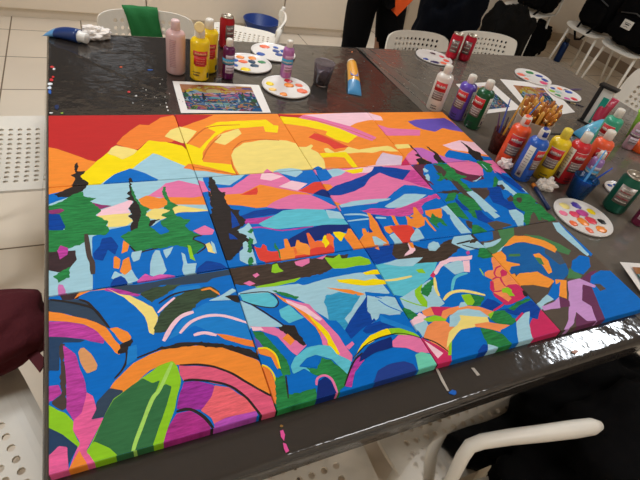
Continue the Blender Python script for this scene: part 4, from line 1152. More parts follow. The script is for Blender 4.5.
# ------------------------------------------------ standing person behind the table
def skin(name,verts,edges,rad,m,parent=None,root=0,sub=2):
    me=bpy.data.meshes.new(name); me.from_pydata(verts,edges,[]); me.materials.append(m)
    o=bpy.data.objects.new(name,me); COL.objects.link(o)
    o.modifiers.new('skin','SKIN'); me.skin_vertices.new()if not me.skin_vertices else None
    for i,r in enumerate(rad):
        sv=me.skin_vertices[0].data[i]; sv.radius=r if isinstance(r,tuple) else (r,r); sv.use_root=(i==root)
    s=o.modifiers.new('sub','SUBSURF'); s.levels=sub; s.render_levels=sub
    o.modifiers['skin'].use_smooth_shade=True
    if parent: o.parent=parent
    return o
def person():
    Y=1.12
    a=ony(362,2,Y); b=ony(352.5,44,Y); c=ony(393,2,Y); d=ony(386,44,Y)
    cx=(a.x+c.x)/2; t=empty('person',(cx,Y,0),'person in dark trousers and orange top standing behind the table','person')
    L=lambda p:(p.x-cx,0,p.z)
    xl,xr=a.x-cx,c.x-cx; bl,br=b.x-cx,d.x-cx; zb=b.z
    SK=M((196,140,110),.5); TR=M((12,11,12),.85,bump=.3,scale=70,ior=1.15); SH=M((226,84,16),.8,bump=.25,scale=60)
    # body: one continuous surface
    V=[(0,0,.95),(0,0,1.15),(0,.01,1.36),(0,.01,1.46),(0,-.01,1.53),(0,-.02,1.62),(0,-.015,1.70),
       (-.17,.01,1.40),(-.24,.02,1.13),(-.23,-.16,1.06),(-.08,-.22,1.12),(.17,.01,1.40),(.24,.02,1.13),(.23,-.16,1.06),(.06,-.21,1.10),
       (xl*.8,0,.86),((xl+bl)/2,-.02,.50),(bl,.01,.10),(bl,-.10,.04),(xr*.8,0,.86),((xr+br)/2,-.02,.50),(br,.01,.10),(br,-.10,.04)]
    E_=[(0,1),(1,2),(2,3),(3,4),(4,5),(5,6),(2,7),(7,8),(8,9),(9,10),(2,11),(11,12),(12,13),(13,14),(0,15),(15,16),(16,17),(17,18),(0,19),(19,20),(20,21),(21,22)]
    Rr=[(.13,.1),(.12,.09),(.13,.09),(.06,.06),(.058,.058),(.08,.09),(.06,.07),.055,.042,.028,.03,.055,.042,.028,.03,.08,.055,.038,.035,.08,.055,.038,.035]
    for s,h in ((-1,10),(1,14)):
        hx,hy,hz=V[h]
        for k,(dy,ln) in enumerate(((-.03,.065),(-.012,.075),(.008,.07),(.026,.055))):
            i=len(V); V+= [(hx,hy+dy,hz-.045),(hx+s*.0,hy+dy-.006,hz-.045-ln*.55),(hx-s*.012,hy+dy-.012,hz-.045-ln)]; E_+=[(h,i),(i,i+1),(i+1,i+2)]; Rr+=[.0095,.0085,.0075]
        i=len(V); V+=[(hx-s*.02,hy-.04,hz-.01),(hx-s*.03,hy-.052,hz-.045)]; E_+=[(h,i),(i,i+1)]; Rr+=[.011,.009]
    skin('body',V,E_,Rr,SK,t)
    kz=.48
    V=[(0,0,.97),(xl*.75,0,.88),(xl,0,a.z),((xl+bl)/2*1.02,-.02,(a.z+kz)/2),(bl,-.02,zb),(bl-.01,0,.28),(bl-.015,.01,.09),(xr*.75,0,.88),(xr,0,a.z),((xr+br)/2,-.02,(a.z+kz)/2),(br,-.02,zb),(br,0,.28),(br,.01,.09)]
    skin('trousers',V,[(0,1),(1,2),(2,3),(3,4),(4,5),(5,6),(0,7),(7,8),(8,9),(9,10),(10,11),(11,12)],[(.15,.115),.10,.088,.082,.072,.066,.062,.10,.088,.084,.072,.066,.062],TR,t)
    V=[(0,0,1.0),(0,0,1.15),(0,.01,1.34),(0,.01,1.43),(-.17,.01,1.40),(-.22,.015,1.22),(.17,.01,1.40),(.22,.015,1.22),(.10,-.02,.93)]
    skin('shirt',V,[(0,1),(1,2),(2,3),(2,4),(4,5),(2,6),(6,7),(0,8)],[(.185,.15),(.165,.13),(.17,.12),(.075,.07),.075,.062,.075,.062,(.10,.11)],SH,t)
    mb=MB(); blob(mb,(0,.008,1.69),(.092,.108,.09),M((40,26,18),.7,bump=.6,scale=120),1,.06,4,3,32,20,flat=1.655); mb.build('hair',t)
    face=MB(); DK=M((30,20,16),.4)
    for s in (-1,1):
        face.lathe([(0,-.006),(.009,-.004),(.011,0),(.009,.004),(0,.006)],DK,12,TX(s*.03,-.108,1.635,rx=PI/2))
    face.tube([(-.024,-.108,1.585),(0,-.112,1.582),(.024,-.108,1.585)],.004,M((150,70,64),.5)); face.tube([(0,-.105,1.63),(0,-.122,1.605),(0,-.108,1.598)],[.006,.01,.006],SK)
    face.build('face',t)
    for s in (-1,1): MB().tube([(s*.083,-.005,1.61),(s*.092,0,1.63),(s*.085,.004,1.65)],[.006,.01,.008],SK).build('ear',t)
    for x in (bl,br):
        mb=MB(); blob(mb,(x,-.05,.045),(.045,.13,.045),M((24,22,22),.6),.7,.02,2,1,24,14,flat=.002); mb.build('shoe',t)
person()
# ------------------------------------------------ paint bottles
WCAP=M((226,218,204),.35); REDL=M((202,34,36),.5); GREYL=M((128,104,98),.6); WL=M((214,206,192),.55); DKL=M((34,30,40),.6)
def patch(mb,r,ang,hw,z0,z1,m,n=10):
    mb.lathe([(r-.002,z0),(r,z0),(r,z1),(r-.002,z1)],m,n,None,math.radians(ang-hw),math.radians(ang+hw))
def camang(x,y): return math.degrees(math.atan2(CAM.y-y,CAM.x-x))
def marks(mb,r,ang,hw,z,h,m,seed,n=7):
    """a line of small unreadable lettering"""
    rr=random.Random(seed); a=ang-hw
    while a<ang+hw-2:
        w=rr.uniform(1.6,3.4); k=rr.uniform(.55,1)
        patch(mb,r,a+w/2,w/2,z,z+h*k,m,2); a+=w+rr.uniform(.8,1.8)
def bottle(x,y,rgb,label,big=True,H=.17,r=.0295,cap=WCAP,front=0,back=None,style='big',capmess=None,rough=.35,lean=None,neck=None,group=None):
    t=empty('paint_bottle',(x,y,TT),label,'paint bottle',group or ('large paint bottles' if big else 'small paint bottles'))
    if lean: t.rotation_euler=lean
    bm_=M(rgb,rough,coat=.3); A=camang(x,y)
    hb=H*.775
    mb=MB(); mb.lathe([(0,.001),(r*.86,.001),(r,.006),(r,hb-.008),(r*.965,hb-.003),(r*.84,hb+.003),(r*.5,hb+H*.045),(r*.42,hb+H*.06),(0,hb+H*.06)],bm_,36); mb.build('body',t)
    cr_=r*.47 if big else r*.55
    mb=MB(); cz=hb+H*.05
    mb.lathe([(cr_*.95,cz),(cr_*1.03,cz+.001),(cr_*1.0,H*.955),(cr_*.93,H*.985),(cr_*.7,H),(0,H)],cap,28); c=mb.build('cap',t)
    if capmess: 
        mb=MB(); blob(mb,(0,0,H-.004),(cr_*.9,cr_*.9,.006),M(capmess,.4),1,.2,5,2,16,8); s=mb.build('paint_smear',c)
        mb=MB(); patch(mb,cr_*1.05,A+25,30,cz+.008,H*.965,M(capmess,.4),6); mb.build('paint_smear',c)
    if style=='big':
        a=A+front; R1=r+.0006
        mb=MB(); patch(mb,R1,a,42,hb*.60,hb*.86,REDL); patch(mb,R1+.0002,a,42,hb*.855,hb*.865,WL); patch(mb,R1+.0002,a,42,hb*.595,hb*.605,WL)
        marks(mb,R1+.0005,a,32,hb*.70,hb*.09,WL,int(x*1000)); mb.build('label',t)
        mb=MB(); patch(mb,R1,a,38,hb*.36,hb*.59,GREYL)
        for k in range(3): marks(mb,R1+.0004,a,30,hb*(.40+.06*k),hb*.028,WL,int(x*999)+k)
        mb.build('label',t)
        mb=MB(); marks(mb,R1,a,22,hb*.10,hb*.035,DKL,int(x*77)); marks(mb,R1,a,22,hb*.17,hb*.035,DKL,int(x*78)); mb.build('lettering',t)
        if back is not None:
            for bk in (back if isinstance(back,tuple) else (back,)):
                a=A+bk; mb=MB(); patch(mb,R1+.0002,a,19,hb*.12,hb*.9,WL)
                for k in range(7): marks(mb,R1+.0006,a,12,hb*(.36+.07*k),hb*.02,GREYL,k+int(y*300))
                patch(mb,R1+.0006,a,9,hb*.16,hb*.27,M((90,70,80),.6)); mb.build('back_label',t)
    return t
def yl(t,x,y,H,r,front,red=(205,40,44)):  # the craft bottle's label: red panel with a scalloped lower half
    pass
b=bottle(.36,.302,(216,176,172),'large pink paint bottle at the far left of the bottle group',H=.165,cap=M((222,190,186),.35),style='none',rough=.3)
mb=MB(); A=camang(.36,.302)
for k in range(16): marks(mb,.0303,A-18,20,.028+k*.0055,.0028,M((176,132,134),.6),k)
mb.build('lettering',b)
def yellow(x,y,label,flip,H=.168):
    t=bottle(x,y,(240,200,12),label,H=H,style='none'); A=camang(x,y); r=.0301
    mb=MB(); patch(mb,r,A+4,46,.083,.098,REDL); patch(mb,r,A+4,40,.055,.083,REDL); patch(mb,r,A+4,32,.051,.055,REDL); marks(mb,r+.0004,A+4,36,.086,.008,M((240,170,120),.5),3)
    for k in range(3): marks(mb,r+.0004,A+4,26,.059+k*.0075,.003,M((236,140,110),.5),k+5)
    mb.build('label',t)
    mb=MB(); marks(mb,r,A-20,20,.02,.006,DKL,9); marks(mb,r,A-20,24,.029,.004,DKL,10); patch(mb,r,A+58,10,.012,.028,M((20,40,50),.5)); mb.build('lettering',t)
    if flip:
        c=[o for o in t.children if o.name.startswith('cap')][0]
        mb=MB(); mb.lathe([(0,-.004),(.0145,-.004),(.0155,-.002),(.0155,.003),(.012,.004),(0,.002)],M((240,214,150),.35),24,TX(-.006,-.014,H+.006,rx=1.2,rz=-.15)); mb.build('flip_lid',c)
    return t
yellow(.427,.262,'large yellow paint bottle with its lid flipped open, beside the pink bottle',True,.16)
yellow(.468,.322,'large yellow paint bottle with closed cap, half hidden behind the open one',False)
def small(x,y,rgb,label,band=(60,150,190),low=(210,196,206),H=.13,front=0,capm=WCAP,low2=None,z=None,rough=.35):
    t=bottle(x,y,rgb,label,False,H,.0195,cap=capm,style='none',rough=rough); A=camang(x,y)+front; hb=H*.775; r=.0201
    mb=MB(); patch(mb,r,A,75,hb*.52,hb*.70,M(band,.5),16); marks(mb,r+.0004,A,55,hb*.57,hb*.07,WL,int(x*500)); mb.build('label',t)
    mb=MB(); patch(mb,r,A+25,50,hb*.24,hb*.50,M(low,.6),16); patch(mb,r,A+25,50,hb*.71,hb*.82,M(low,.6),16)
    marks(mb,r+.0004,A+25,40,hb*.3,hb*.05,GREYL,8); marks(mb,r+.0004,A+25,40,hb*.4,hb*.05,GREYL,9); mb.build('label',t)
    return t
small(.521,.268,(94,18,76),'small dark purple paint bottle with a blue band, in front of the red can')
small(.732,.283,(178,110,166),'small lilac paint bottle with a blue band, alone between the palettes',low=(206,160,190))
bottle(1.226,.045,(226,216,204),'large white paint bottle with red label, leftmost of the three behind the canvases',H=.165,front=-5)
bottle(1.283,-.022,(98,72,176),'large purple paint bottle between the white and green bottles',H=.162,front=-25,back=(62,))
bottle(1.308,-.083,(14,84,44),'large dark green paint bottle beside the brush cup',H=.172,front=-25,back=(62,))
bottle(1.266,-.315,(238,84,36),'large orange paint bottle with an orange smeared cap in front of the brush jar',capmess=(236,90,50),front=8)
bottle(1.270,-.388,(34,92,186),'large blue paint bottle with its white back label showing, cap smeared dark blue',capmess=(30,50,130),front=62,back=-14)
bottle(1.358,-.394,(240,204,30),'large yellow paint bottle right of the blue bottle',cap=M((232,206,70),.4),front=6)
bottle(1.42,-.418,(206,36,44),'large red paint bottle with a pale back label on its left side',front=40,back=-28)
bottle(1.536,-.408,(240,96,56),'large coral orange paint bottle directly behind the red bottle',H=.168,front=25)
small(1.475,-.458,(160,120,180),'small lilac paint bottle behind the cup of blue water',H=.128)
bottle(1.735,-.28,(60,166,130),'large teal green paint bottle in the group at the far right end',front=-10)
t=small(1.512,-.648,(112,26,62),'small dark crimson paint bottle at the right picture edge beside the green can',low=(222,190,200),H=.125)
t=small(1.93,-.27,(196,150,160),'small dusty pink paint bottle by the right picture edge under the lime cup',H=.13,band=(150,110,130))
# ------------------------------------------------ drink cans
def can(x,y,body,label,H=.118,r=.0265,panel=(120,110,104),pa=0,group='red drink cans',lean=None):
    t=empty('drink_can',(x,y,TT),label,'drink can',group)
    if lean: t.rotation_euler=lean
    SV=M((190,178,160),.3,.85); A=camang(x,y)+pa
    mb=MB(); mb.lathe([(0,.004),(r*.7,.001),(r*.8,.0),(r,.009),(r,H-.013),(r*.84,H-.004),(r*.86,H)],M(body,.3,.35),36); mb.build('body',t)
    mb=MB(); mb.lathe([(r*.87,H-.003),(r*.89,H+.0015),(r*.82,H+.0015),(r*.78,H-.003),(0,H-.003)],SV,32); lid=mb.build('lid',t)
    MB().box((-.006,-.003,H-.0028),(.010,.009,H-.001),SV,bev=.0008).build('pull_tab',lid)
    mb=MB(); patch(mb,r+.0005,A,38,H*.3,H*.78,M(panel,.35,.5),12)
    for k in range(5): marks(mb,r+.0009,A,28,H*(.36+.08*k),H*.04,M((150,40,46),.5) if k%2 else WL,k+int(x*90))
    mb.build('printed_panel',t)
can(.58,.53,(176,24,34),'red and silver drink can behind the small dark purple bottle',pa=30,H=.112)
can(1.636,.525,(190,24,48),'red drink can with gold rim, left of the pair at the far side',H=.112)
can(1.70,.508,(178,20,46),'red drink can, right of the pair at the far side',H=.115,pa=-10)
can(1.487,-.575,(24,92,72),'crushed looking green and silver drink can near the right picture edge',H=.122,r=.033,panel=(150,140,132),pa=8,group='green drink can')
# ------------------------------------------------ palettes
def palette(x,y,z,colors,label,r=.083,seed=0,tilt=None,sx=1):
    t=empty('paint_palette',(x,y,z),label,'palette','round white paint palettes')
    if tilt: t.rotation_euler=tilt
    WPL=M((222,214,206),.4,coat=.3)
    mb=MB(); mb.lathe([(0,.0005),(r*.9,.0005),(r*.985,.002),(r,.0065),(r*.985,.008),(r*.95,.0045),(r*.88,.003),(0,.003)],WPL,48); mb.build('plate',t)
    rr=random.Random(seed); n=len(colors); k=0
    for i,c in enumerate(colors):
        if c is None: continue
        if i<8: a=2*PI*i/8+.3; d=r*.68
        else: a=2*PI*(i-8)/4+.8; d=r*.28
        mb=MB(); q=r*.17*rr.uniform(.8,1.25)
        blob(mb,(d*math.cos(a),d*math.sin(a),.0031),(q*rr.uniform(.8,1.3),q,.0022),M(c,.3),1,.3,2.2,seed+i,20,10,flat=.0031); o=mb.build('paint_puddle',t)
    return t
OG=(240,140,50);BL=(16,74,160);YE=(246,214,20);RD=(220,52,60);GN=(40,130,70);PKc=(236,120,150);WHT=(240,225,215);VI=(80,60,160);BK=(26,24,28);CO=(240,110,70);MGc=(200,70,150)
palette(.627,.382,TT,[GN,OG,OG,BL,BL,YE,None,None,(20,60,90),CO,None,(20,60,90)],'white palette with orange, blue and green puddles right of the small purple bottle',seed=1)
palette(.755,.49,TT,[BL,BL,CO,None,BL,None,None,BL,(16,60,130),None,None,(16,60,130)],'white palette with blue puddles behind the small lilac bottle',seed=2,r=.086)
palette(.706,.198,TT,[CO,RD,None,YE,(246,200,110),OG,None,CO,OG,None,None,None],'white palette with yellow and orange puddles in front of the small lilac bottle',seed=3)
palette(1.533,.512,TT,[(230,60,80),(80,40,60),None,None,(20,50,140),(50,40,90),(236,110,80),(236,90,70),None,None,None,None],'white palette left of the two red cans',seed=4,r=.086)
palette(1.99,.333,TT,[(30,60,150),GN,None,(236,110,90),(240,130,100),None,(220,80,120),(30,60,150),None,(200,200,190),None,None],'white palette behind the brush jar, the farther of two',seed=5,r=.088)
palette(2.03,.17,TT,[(30,70,170),(240,120,60),(30,60,150),(150,190,60),GN,MGc,RD,None,None,(170,200,190),None,None],'white palette behind the brush jar, the nearer of two',seed=6,r=.08)
palette(1.334,-.594,TT,[YE,VI,(246,226,140),PKc,(240,110,60),CO,OG,BK,MGc,(230,70,100),OG,(230,70,90)],'white palette with twelve bright puddles beside the mural, near the blue water cup',seed=7,r=.085)
palette(1.605,-.505,TT,[None,BL,BL,None,BK,BL,None,None,BK,None,None,None],'white palette with blue smears half hidden behind the green can',seed=8,r=.05)
# ------------------------------------------------ water cups with brushes
def cup(x,y,H,r,liq,label,name='plastic_cup',fill=.5,tint=(200,190,195),rough=.12):
    t=empty(name,(x,y,TT),label,'cup','clear plastic cups of paint water')
    m=M(tint,rough,trans=.85,ior=1.2)
    r0=r*.74
    mb=MB(); mb.lathe([(0,.001),(r0,.001),(r,H),(r+.001,H+.001),(r-.001,H),(r0-.0015,.003),(0,.003)],m,32); mb.build('shell',t)
    rl=r0+(r-r0)*fill
    mb=MB(); mb.lathe([(0,.0035),(r0-.0022,.0035),(rl-.0022,H*fill),(0,H*fill)],M(liq,.1,coat=.5),32); mb.build('paint_water',t)
    return t
cup(.852,.235,.078,.037,(44,42,66),'clear plastic cup of dark bluish water beside the yellow and blue tube',fill=.62)
cup(1.292,-.243,.075,.036,(120,46,34),'clear plastic cup of reddish brown water holding brushes by the green bottle',fill=.55,tint=(170,110,100))
cup(1.398,-.502,.07,.036,(10,86,160),'clear plastic cup of blue water holding a blue brush beside the red bottle',fill=.8,tint=(60,130,190))
def brush(p0,p1,label,handle=(60,120,190),tip=(90,60,90),r=.0028,group='paint brushes in the cups',tl=.02):
    """p0 bristle end, p1 handle end"""
    a=Vector(p0);b=Vector(p1);L=(b-a).length; q=(b-a).to_track_quat('Z','Y')
    t=empty('paint_brush',a,label,'paint brush',group); t.rotation_mode='QUATERNION'; t.rotation_quaternion=q
    mb=MB(); mb.lathe([(0,0),(r*.7,.003),(r*1.15,tl*.6),(r*.95,tl)],M(tip,.7),10); mb.build('bristles',t)
    mb=MB(); mb.lathe([(r,tl-.001),(r*1.05,tl+.001),(r*.9,tl+.022),(r*.85,tl+.023)],M((200,180,140),.3,.9),12); mb.build('ferrule',t)
    mb=MB(); mb.lathe([(r*.8,tl+.022),(r*1.25,tl+.04),(r,L*.6),(r*.65,L-.002),(0,L)],M(handle,.3,coat=.3),12); mb.build('handle',t)
    return t
def inc(x,y,dx,dy,L,z=.012): 
    a=Vector((x,y,TT+z)); d=Vector((dx,dy,1)).normalized(); return a,a+d*L
for (dx,dy,hc,tc,L,ox,oy,lb) in ((.06,-.02,(206,156,60),(80,60,40),.19,-.008,.0,'paint brush with a yellow ochre handle in the reddish cup'),
    (.30,-.10,(30,98,176),(40,40,60),.19,-.008,-.012,'paint brush with a bright blue handle leaning right in the reddish cup'),
    (-.10,.10,(66,90,170),(60,40,60),.165,-.004,.008,'paint brush with a violet blue handle upright in the reddish cup'),
    (-.22,.22,(80,50,92),(70,40,70),.115,.0,.01,'short purple stained brush in the reddish cup, leftmost'),
    (-.05,.1,(58,30,62),(60,40,60),.11,.0,.0,'short dark purple stained brush in the middle of the reddish cup')):
    a,b=inc(1.292+ox,-.243+oy,dx,dy,L); brush(a,b,lb,hc,tc)
a,b=inc(1.385,-.508,.30,.16,.15); brush(a,b,'paint brush with a translucent blue handle in the cup of blue water',(90,160,215),(10,60,140),.0032)
a=on(612,182,TT+.015); b_=on(588,196,TT+.075); brush((1.409,-.495,TT+.012),(1.52,-.485,TT+.085),'short bright blue brush leaning right out of the blue water cup',(14,80,190),(10,60,140),.003)
# brush jar
jx,jy=1.402,-.238
t=empty('brush_jar',(jx,jy,TT),'white jar packed full of brown and gold brushes behind the orange bottle','jar')
mb=MB(); mb.lathe([(0,.001),(.048,.001),(.05,.004),(.060,.118),(.0615,.12),(.059,.12),(.049,.006),(0,.005)],M((196,184,166),.45,trans=.0),40); mb.build('body',t)
rr=random.Random(5)
HND=[(196,122,44),(214,144,56),(150,84,32),(226,172,80),(178,106,44)]
first=None
def upright_brush(hc,fc,L):
    t=empty('paint_brush',(0,0,0),'x','paint brush','wooden brushes packed in the white jar')
    mb=MB(); mb.lathe([(0,0),(.0025,.002),(.0045,.014),(.004,.02)],M((90,60,40),.8),8); mb.build('bristles',t)
    mb=MB(); mb.lathe([(.0042,.019),(.0044,.021),(.0036,.05)],M((206,160,80),.25,.9),10); mb.build('ferrule',t)
    mb=MB(); mb.lathe([(.0034,.05),(.005,.065),(.005,L*.6),(.0062,L-.03),(.006,L-.008),(.003,L-.001),(0,L)],M(hc,.25,coat=.5),10)
    if fc: mb.lathe([(.0056,L-.04),(.0066,L-.04),(.0066,L-.024),(.0056,L-.024)],M(fc,.25,.9),10)
    mb.build('handle',t); return t
protos=[upright_brush(h,f,.150+.004*i) for i,(h,f) in enumerate(zip(HND,((220,170,70),None,(236,190,90),None,(226,200,150))))]
k=0
for ring,(n,rad,tilt) in enumerate(((1,0,0),(7,.018,.08),(14,.035,.16),(20,.050,.22))):
    for i in range(n):
        a=2*PI*i/n+ring*.7; tl=tilt*rr.uniform(.85,1.12); r0=rad*.55
        p=protos[k%5]
        shade=['dark reddish brown','light ochre','gold banded brown','honey coloured','pale tipped brown'][k%5]
        o=p if k<5 else copy_tree(p,(0,0,0))
        o['label']='wooden brush handle in the tightly packed bundle standing in the white jar'
        o.location=(jx+r0*math.cos(a),jy+r0*math.sin(a),TT+.008+rr.uniform(0,.006))
        d=Vector((math.sin(tl)*math.cos(a),math.sin(tl)*math.sin(a),math.cos(tl))); o.rotation_mode='QUATERNION'; o.rotation_quaternion=d.to_track_quat('Z','Y'); k+=1
# loose brushes and markers on the table
def lie(u0,v0,u1,v1,label,hc,tc,r=.003,z=.003):
    a=on(u0,v0,TT+z);b=on(u1,v1,TT+z); return brush(a,b,label,hc,tc,r,'loose brushes lying on the right table')
lie(497,141,515,131,'black brush lying between the brush cup and the orange bottle',(24,24,26),(20,20,24))
lie(590,135,548,133.5,'long black brush lying behind the yellow and red bottles',(24,22,22),(30,26,30))
lie(563,90,582,89,'thin violet brush lying at the upper rim of the nearer far palette',(90,70,130),(60,50,70),.0025)
lie(566,101,584,107,'dark navy brush lying below the nearer far palette',(30,30,60),(40,30,50),.0028)
# dark marker with an orange end
a=on(533,184,TT+.0065); b=on(549,209,TT+.0065); d=(b-a); L=d.length
t=empty('marker_pen',a,'navy blue marker pen with an orange end lying beside the mural edge','marker'); t.rotation_mode='QUATERNION'; t.rotation_quaternion=d.to_track_quat('Z','Y')
mb=MB(); mb.lathe([(0,.018),(.0058,.018),(.0062,.022),(.0062,L-.002),(.004,L),(0,L)],M((16,36,78),.35),16); mb.build('barrel',t)
mb=MB(); mb.lathe([(0,0),(.0056,0),(.006,.002),(.006,.0175),(0,.0175)],M((226,130,40),.4),16); mb.build('end_cap',t)
# ------------------------------------------------ paint tubes
def tube(a,b,r,c1,c2,label,lift=0,cap=(226,222,214),band=None,w2=1.7,flip=0,stand=False,group='paint tubes'):
    a=Vector(a);b=Vector(b); d=b-a; L=d.length
    t=empty('paint_tube',a,label,'paint tube',group)
    X=d.normalized(); Yv=Vector((0,0,1)).cross(X)
    if stand: Yv=Vector((math.cos(flip),math.sin(flip),0)); Yv=(Yv-X*Yv.dot(X))
    Yv.normalize(); Zv=X.cross(Yv)
    mt=Matrix((X,Yv,Zv)).transposed(); t.rotation_mode='QUATERNION'; t.rotation_quaternion=mt.to_quaternion()
    n=24; segs=[]; capL=min(.02,L*.16); N=12
    vs=[];fs=[];cols=[]
    for j in range(N+1):
        s=j/N; x=capL+.006+(L-capL-.006)*s; th=r*(1-s**2.2)**.8+.0009; wd=r*(1+(w2-1)*s)
        zc=0 if stand else th+0
        for i in range(n): an=2*PI*i/n; vs.append((x,wd*math.cos(an),zc+th*math.sin(an)-(0 if stand else 0)))
    m1=M(c1,.35,coat=.3);m2=M(c2,.35,coat=.3); mb=MB()
    f1=[];f2=[]
    for j in range(N):
        for i in range(n): (f1 if j<N*.62 else f2).append((j*n+i,j*n+(i+1)%n,(j+1)*n+(i+1)%n,(j+1)*n+i))
    f1.append(tuple(range(n))[::-1]); f2.append(tuple(N*n+i for i in range(n)))
    mb.add(vs,f1,m1,True); mb.add(vs,f2,m2,True); mb.build('tube_body',t)
    zc=0 if stand else r
    mb=MB(); mb.lathe([(0,0),(r*.74,0),(r*.78,.002),(r*.74,capL),(r*.95,capL+.006),(0,capL+.0065)],M(cap,.4),24,TX(0,0,zc,ry=PI/2)); mb.build('cap',t)
    if band:
        mb=MB(); mb.box((L*.42,-r*.75,zc*1.0+r*.62),(L*.62,r*.75,zc+r*.64),M(band,.5)); mb.build('label',t) if not stand else None
    return t
tube(on(88,45,TT),on(47,34,TT),.021,(20,52,110),(90,150,200),'light and dark blue paint tube with white cap at the far left table corner',w2=1.35)
tube(on(350,67,TT),on(354.5,95,TT),.019,(226,158,50),(66,132,176),'yellow and blue paint tube lying right of the dark water cup',band=(110,120,180),w2=1.35)
tube((1.86,-.20,TT+.050),(1.745,-.19,TT+.004),.021,(96,176,204),(70,150,190),'pale blue paint tube lying against the teal bottle',band=(200,150,180),w2=1.6)
tube((1.90,-.12,TT+.001),(1.93,-.105,TT+.125),.018,(170,30,66),(196,36,76),'crimson paint tube standing on its cap at the far right end',w2=1.7,stand=True,flip=2.3)
# tall marker pack with black frame
t=empty('marker_pack',on(586,124,TT),'tall white and teal pack with a black frame standing at the far right end','pack',rz=.35)
mb=MB(); mb.box((-.004,-.028,.004),(.02,.028,.15),M((208,204,196),.3),bev=.002); mb.build('card',t)
MB().box((-.0065,.014,.002),(.0,.03,.158),M((24,22,22),.4),bev=.001).box((-.012,-.036,0),(.034,.036,.008),M((24,22,22),.4),bev=.001).box((-.012,-.036,.15),(.028,.034,.160),M((24,22,22),.4),bev=.001).build('frame',t)
MB().box((-.0062,-.027,.012),(-.0041,-.004,.12),M((20,140,122),.4)).build('teal_panel',t)
# lime cup, orange paint lid
t=empty('lime_cup',(2.06,-.205,TT),'lime green plastic cup at the right picture edge','cup')
mb=MB(); mb.lathe([(0,.001),(.03,.001),(.04,.09),(.046,.1),(.046,.104),(.037,.1),(.028,.004),(0,.003)],M((150,206,60),.4),32); mb.build('shell',t)
t=empty('tape_roll',(on(638,150,TT).x,on(638,150,TT).y,TT),'orange paint pot with a dark blue opening at the right picture edge','paint pot')
mb=MB(); mb.lathe([(0,.001),(.04,.001),(.042,.005),(.042,.03),(.038,.034),(.016,.034),(.014,.02),(0,.02)],M((232,92,34),.4),36); t.name='paint_pot'; mb.build('body',t)
MB().lathe([(0,.0205),(.0138,.0205)],M((16,26,70),.3),20).build('paint',t)
# ------------------------------------------------ crumpled tissues
def tissue(p,r,label,seed,tint=(226,216,206)):
    t=MB(); blob(t,(0,0,r[2]*.8),r,M(tint,.9,bump=.4,scale=200),1,.5,1.9,seed,56,40,flat=.0005); o=t.build('crumpled_tissue',loc=p); return tag(o,label,'tissue','crumpled white tissues')
p=on(97,38.5,TT); tissue((p.x,p.y+.005,TT),(.042,.032,.022),'crumpled white tissue beside the blue tube cap at the far left',4)
p=on(506,169,TT); tissue((1.226,-.352,Z0+.0005),(.02,.018,.016),'crumpled tissue with pink stain at the foot of the orange bottle',14,(232,214,206))
p=on(542,190,TT); tissue((p.x+.012,p.y+.004,TT),(.034,.02,.02),'crumpled white tissue in front of the yellow bottle by the marker',8)
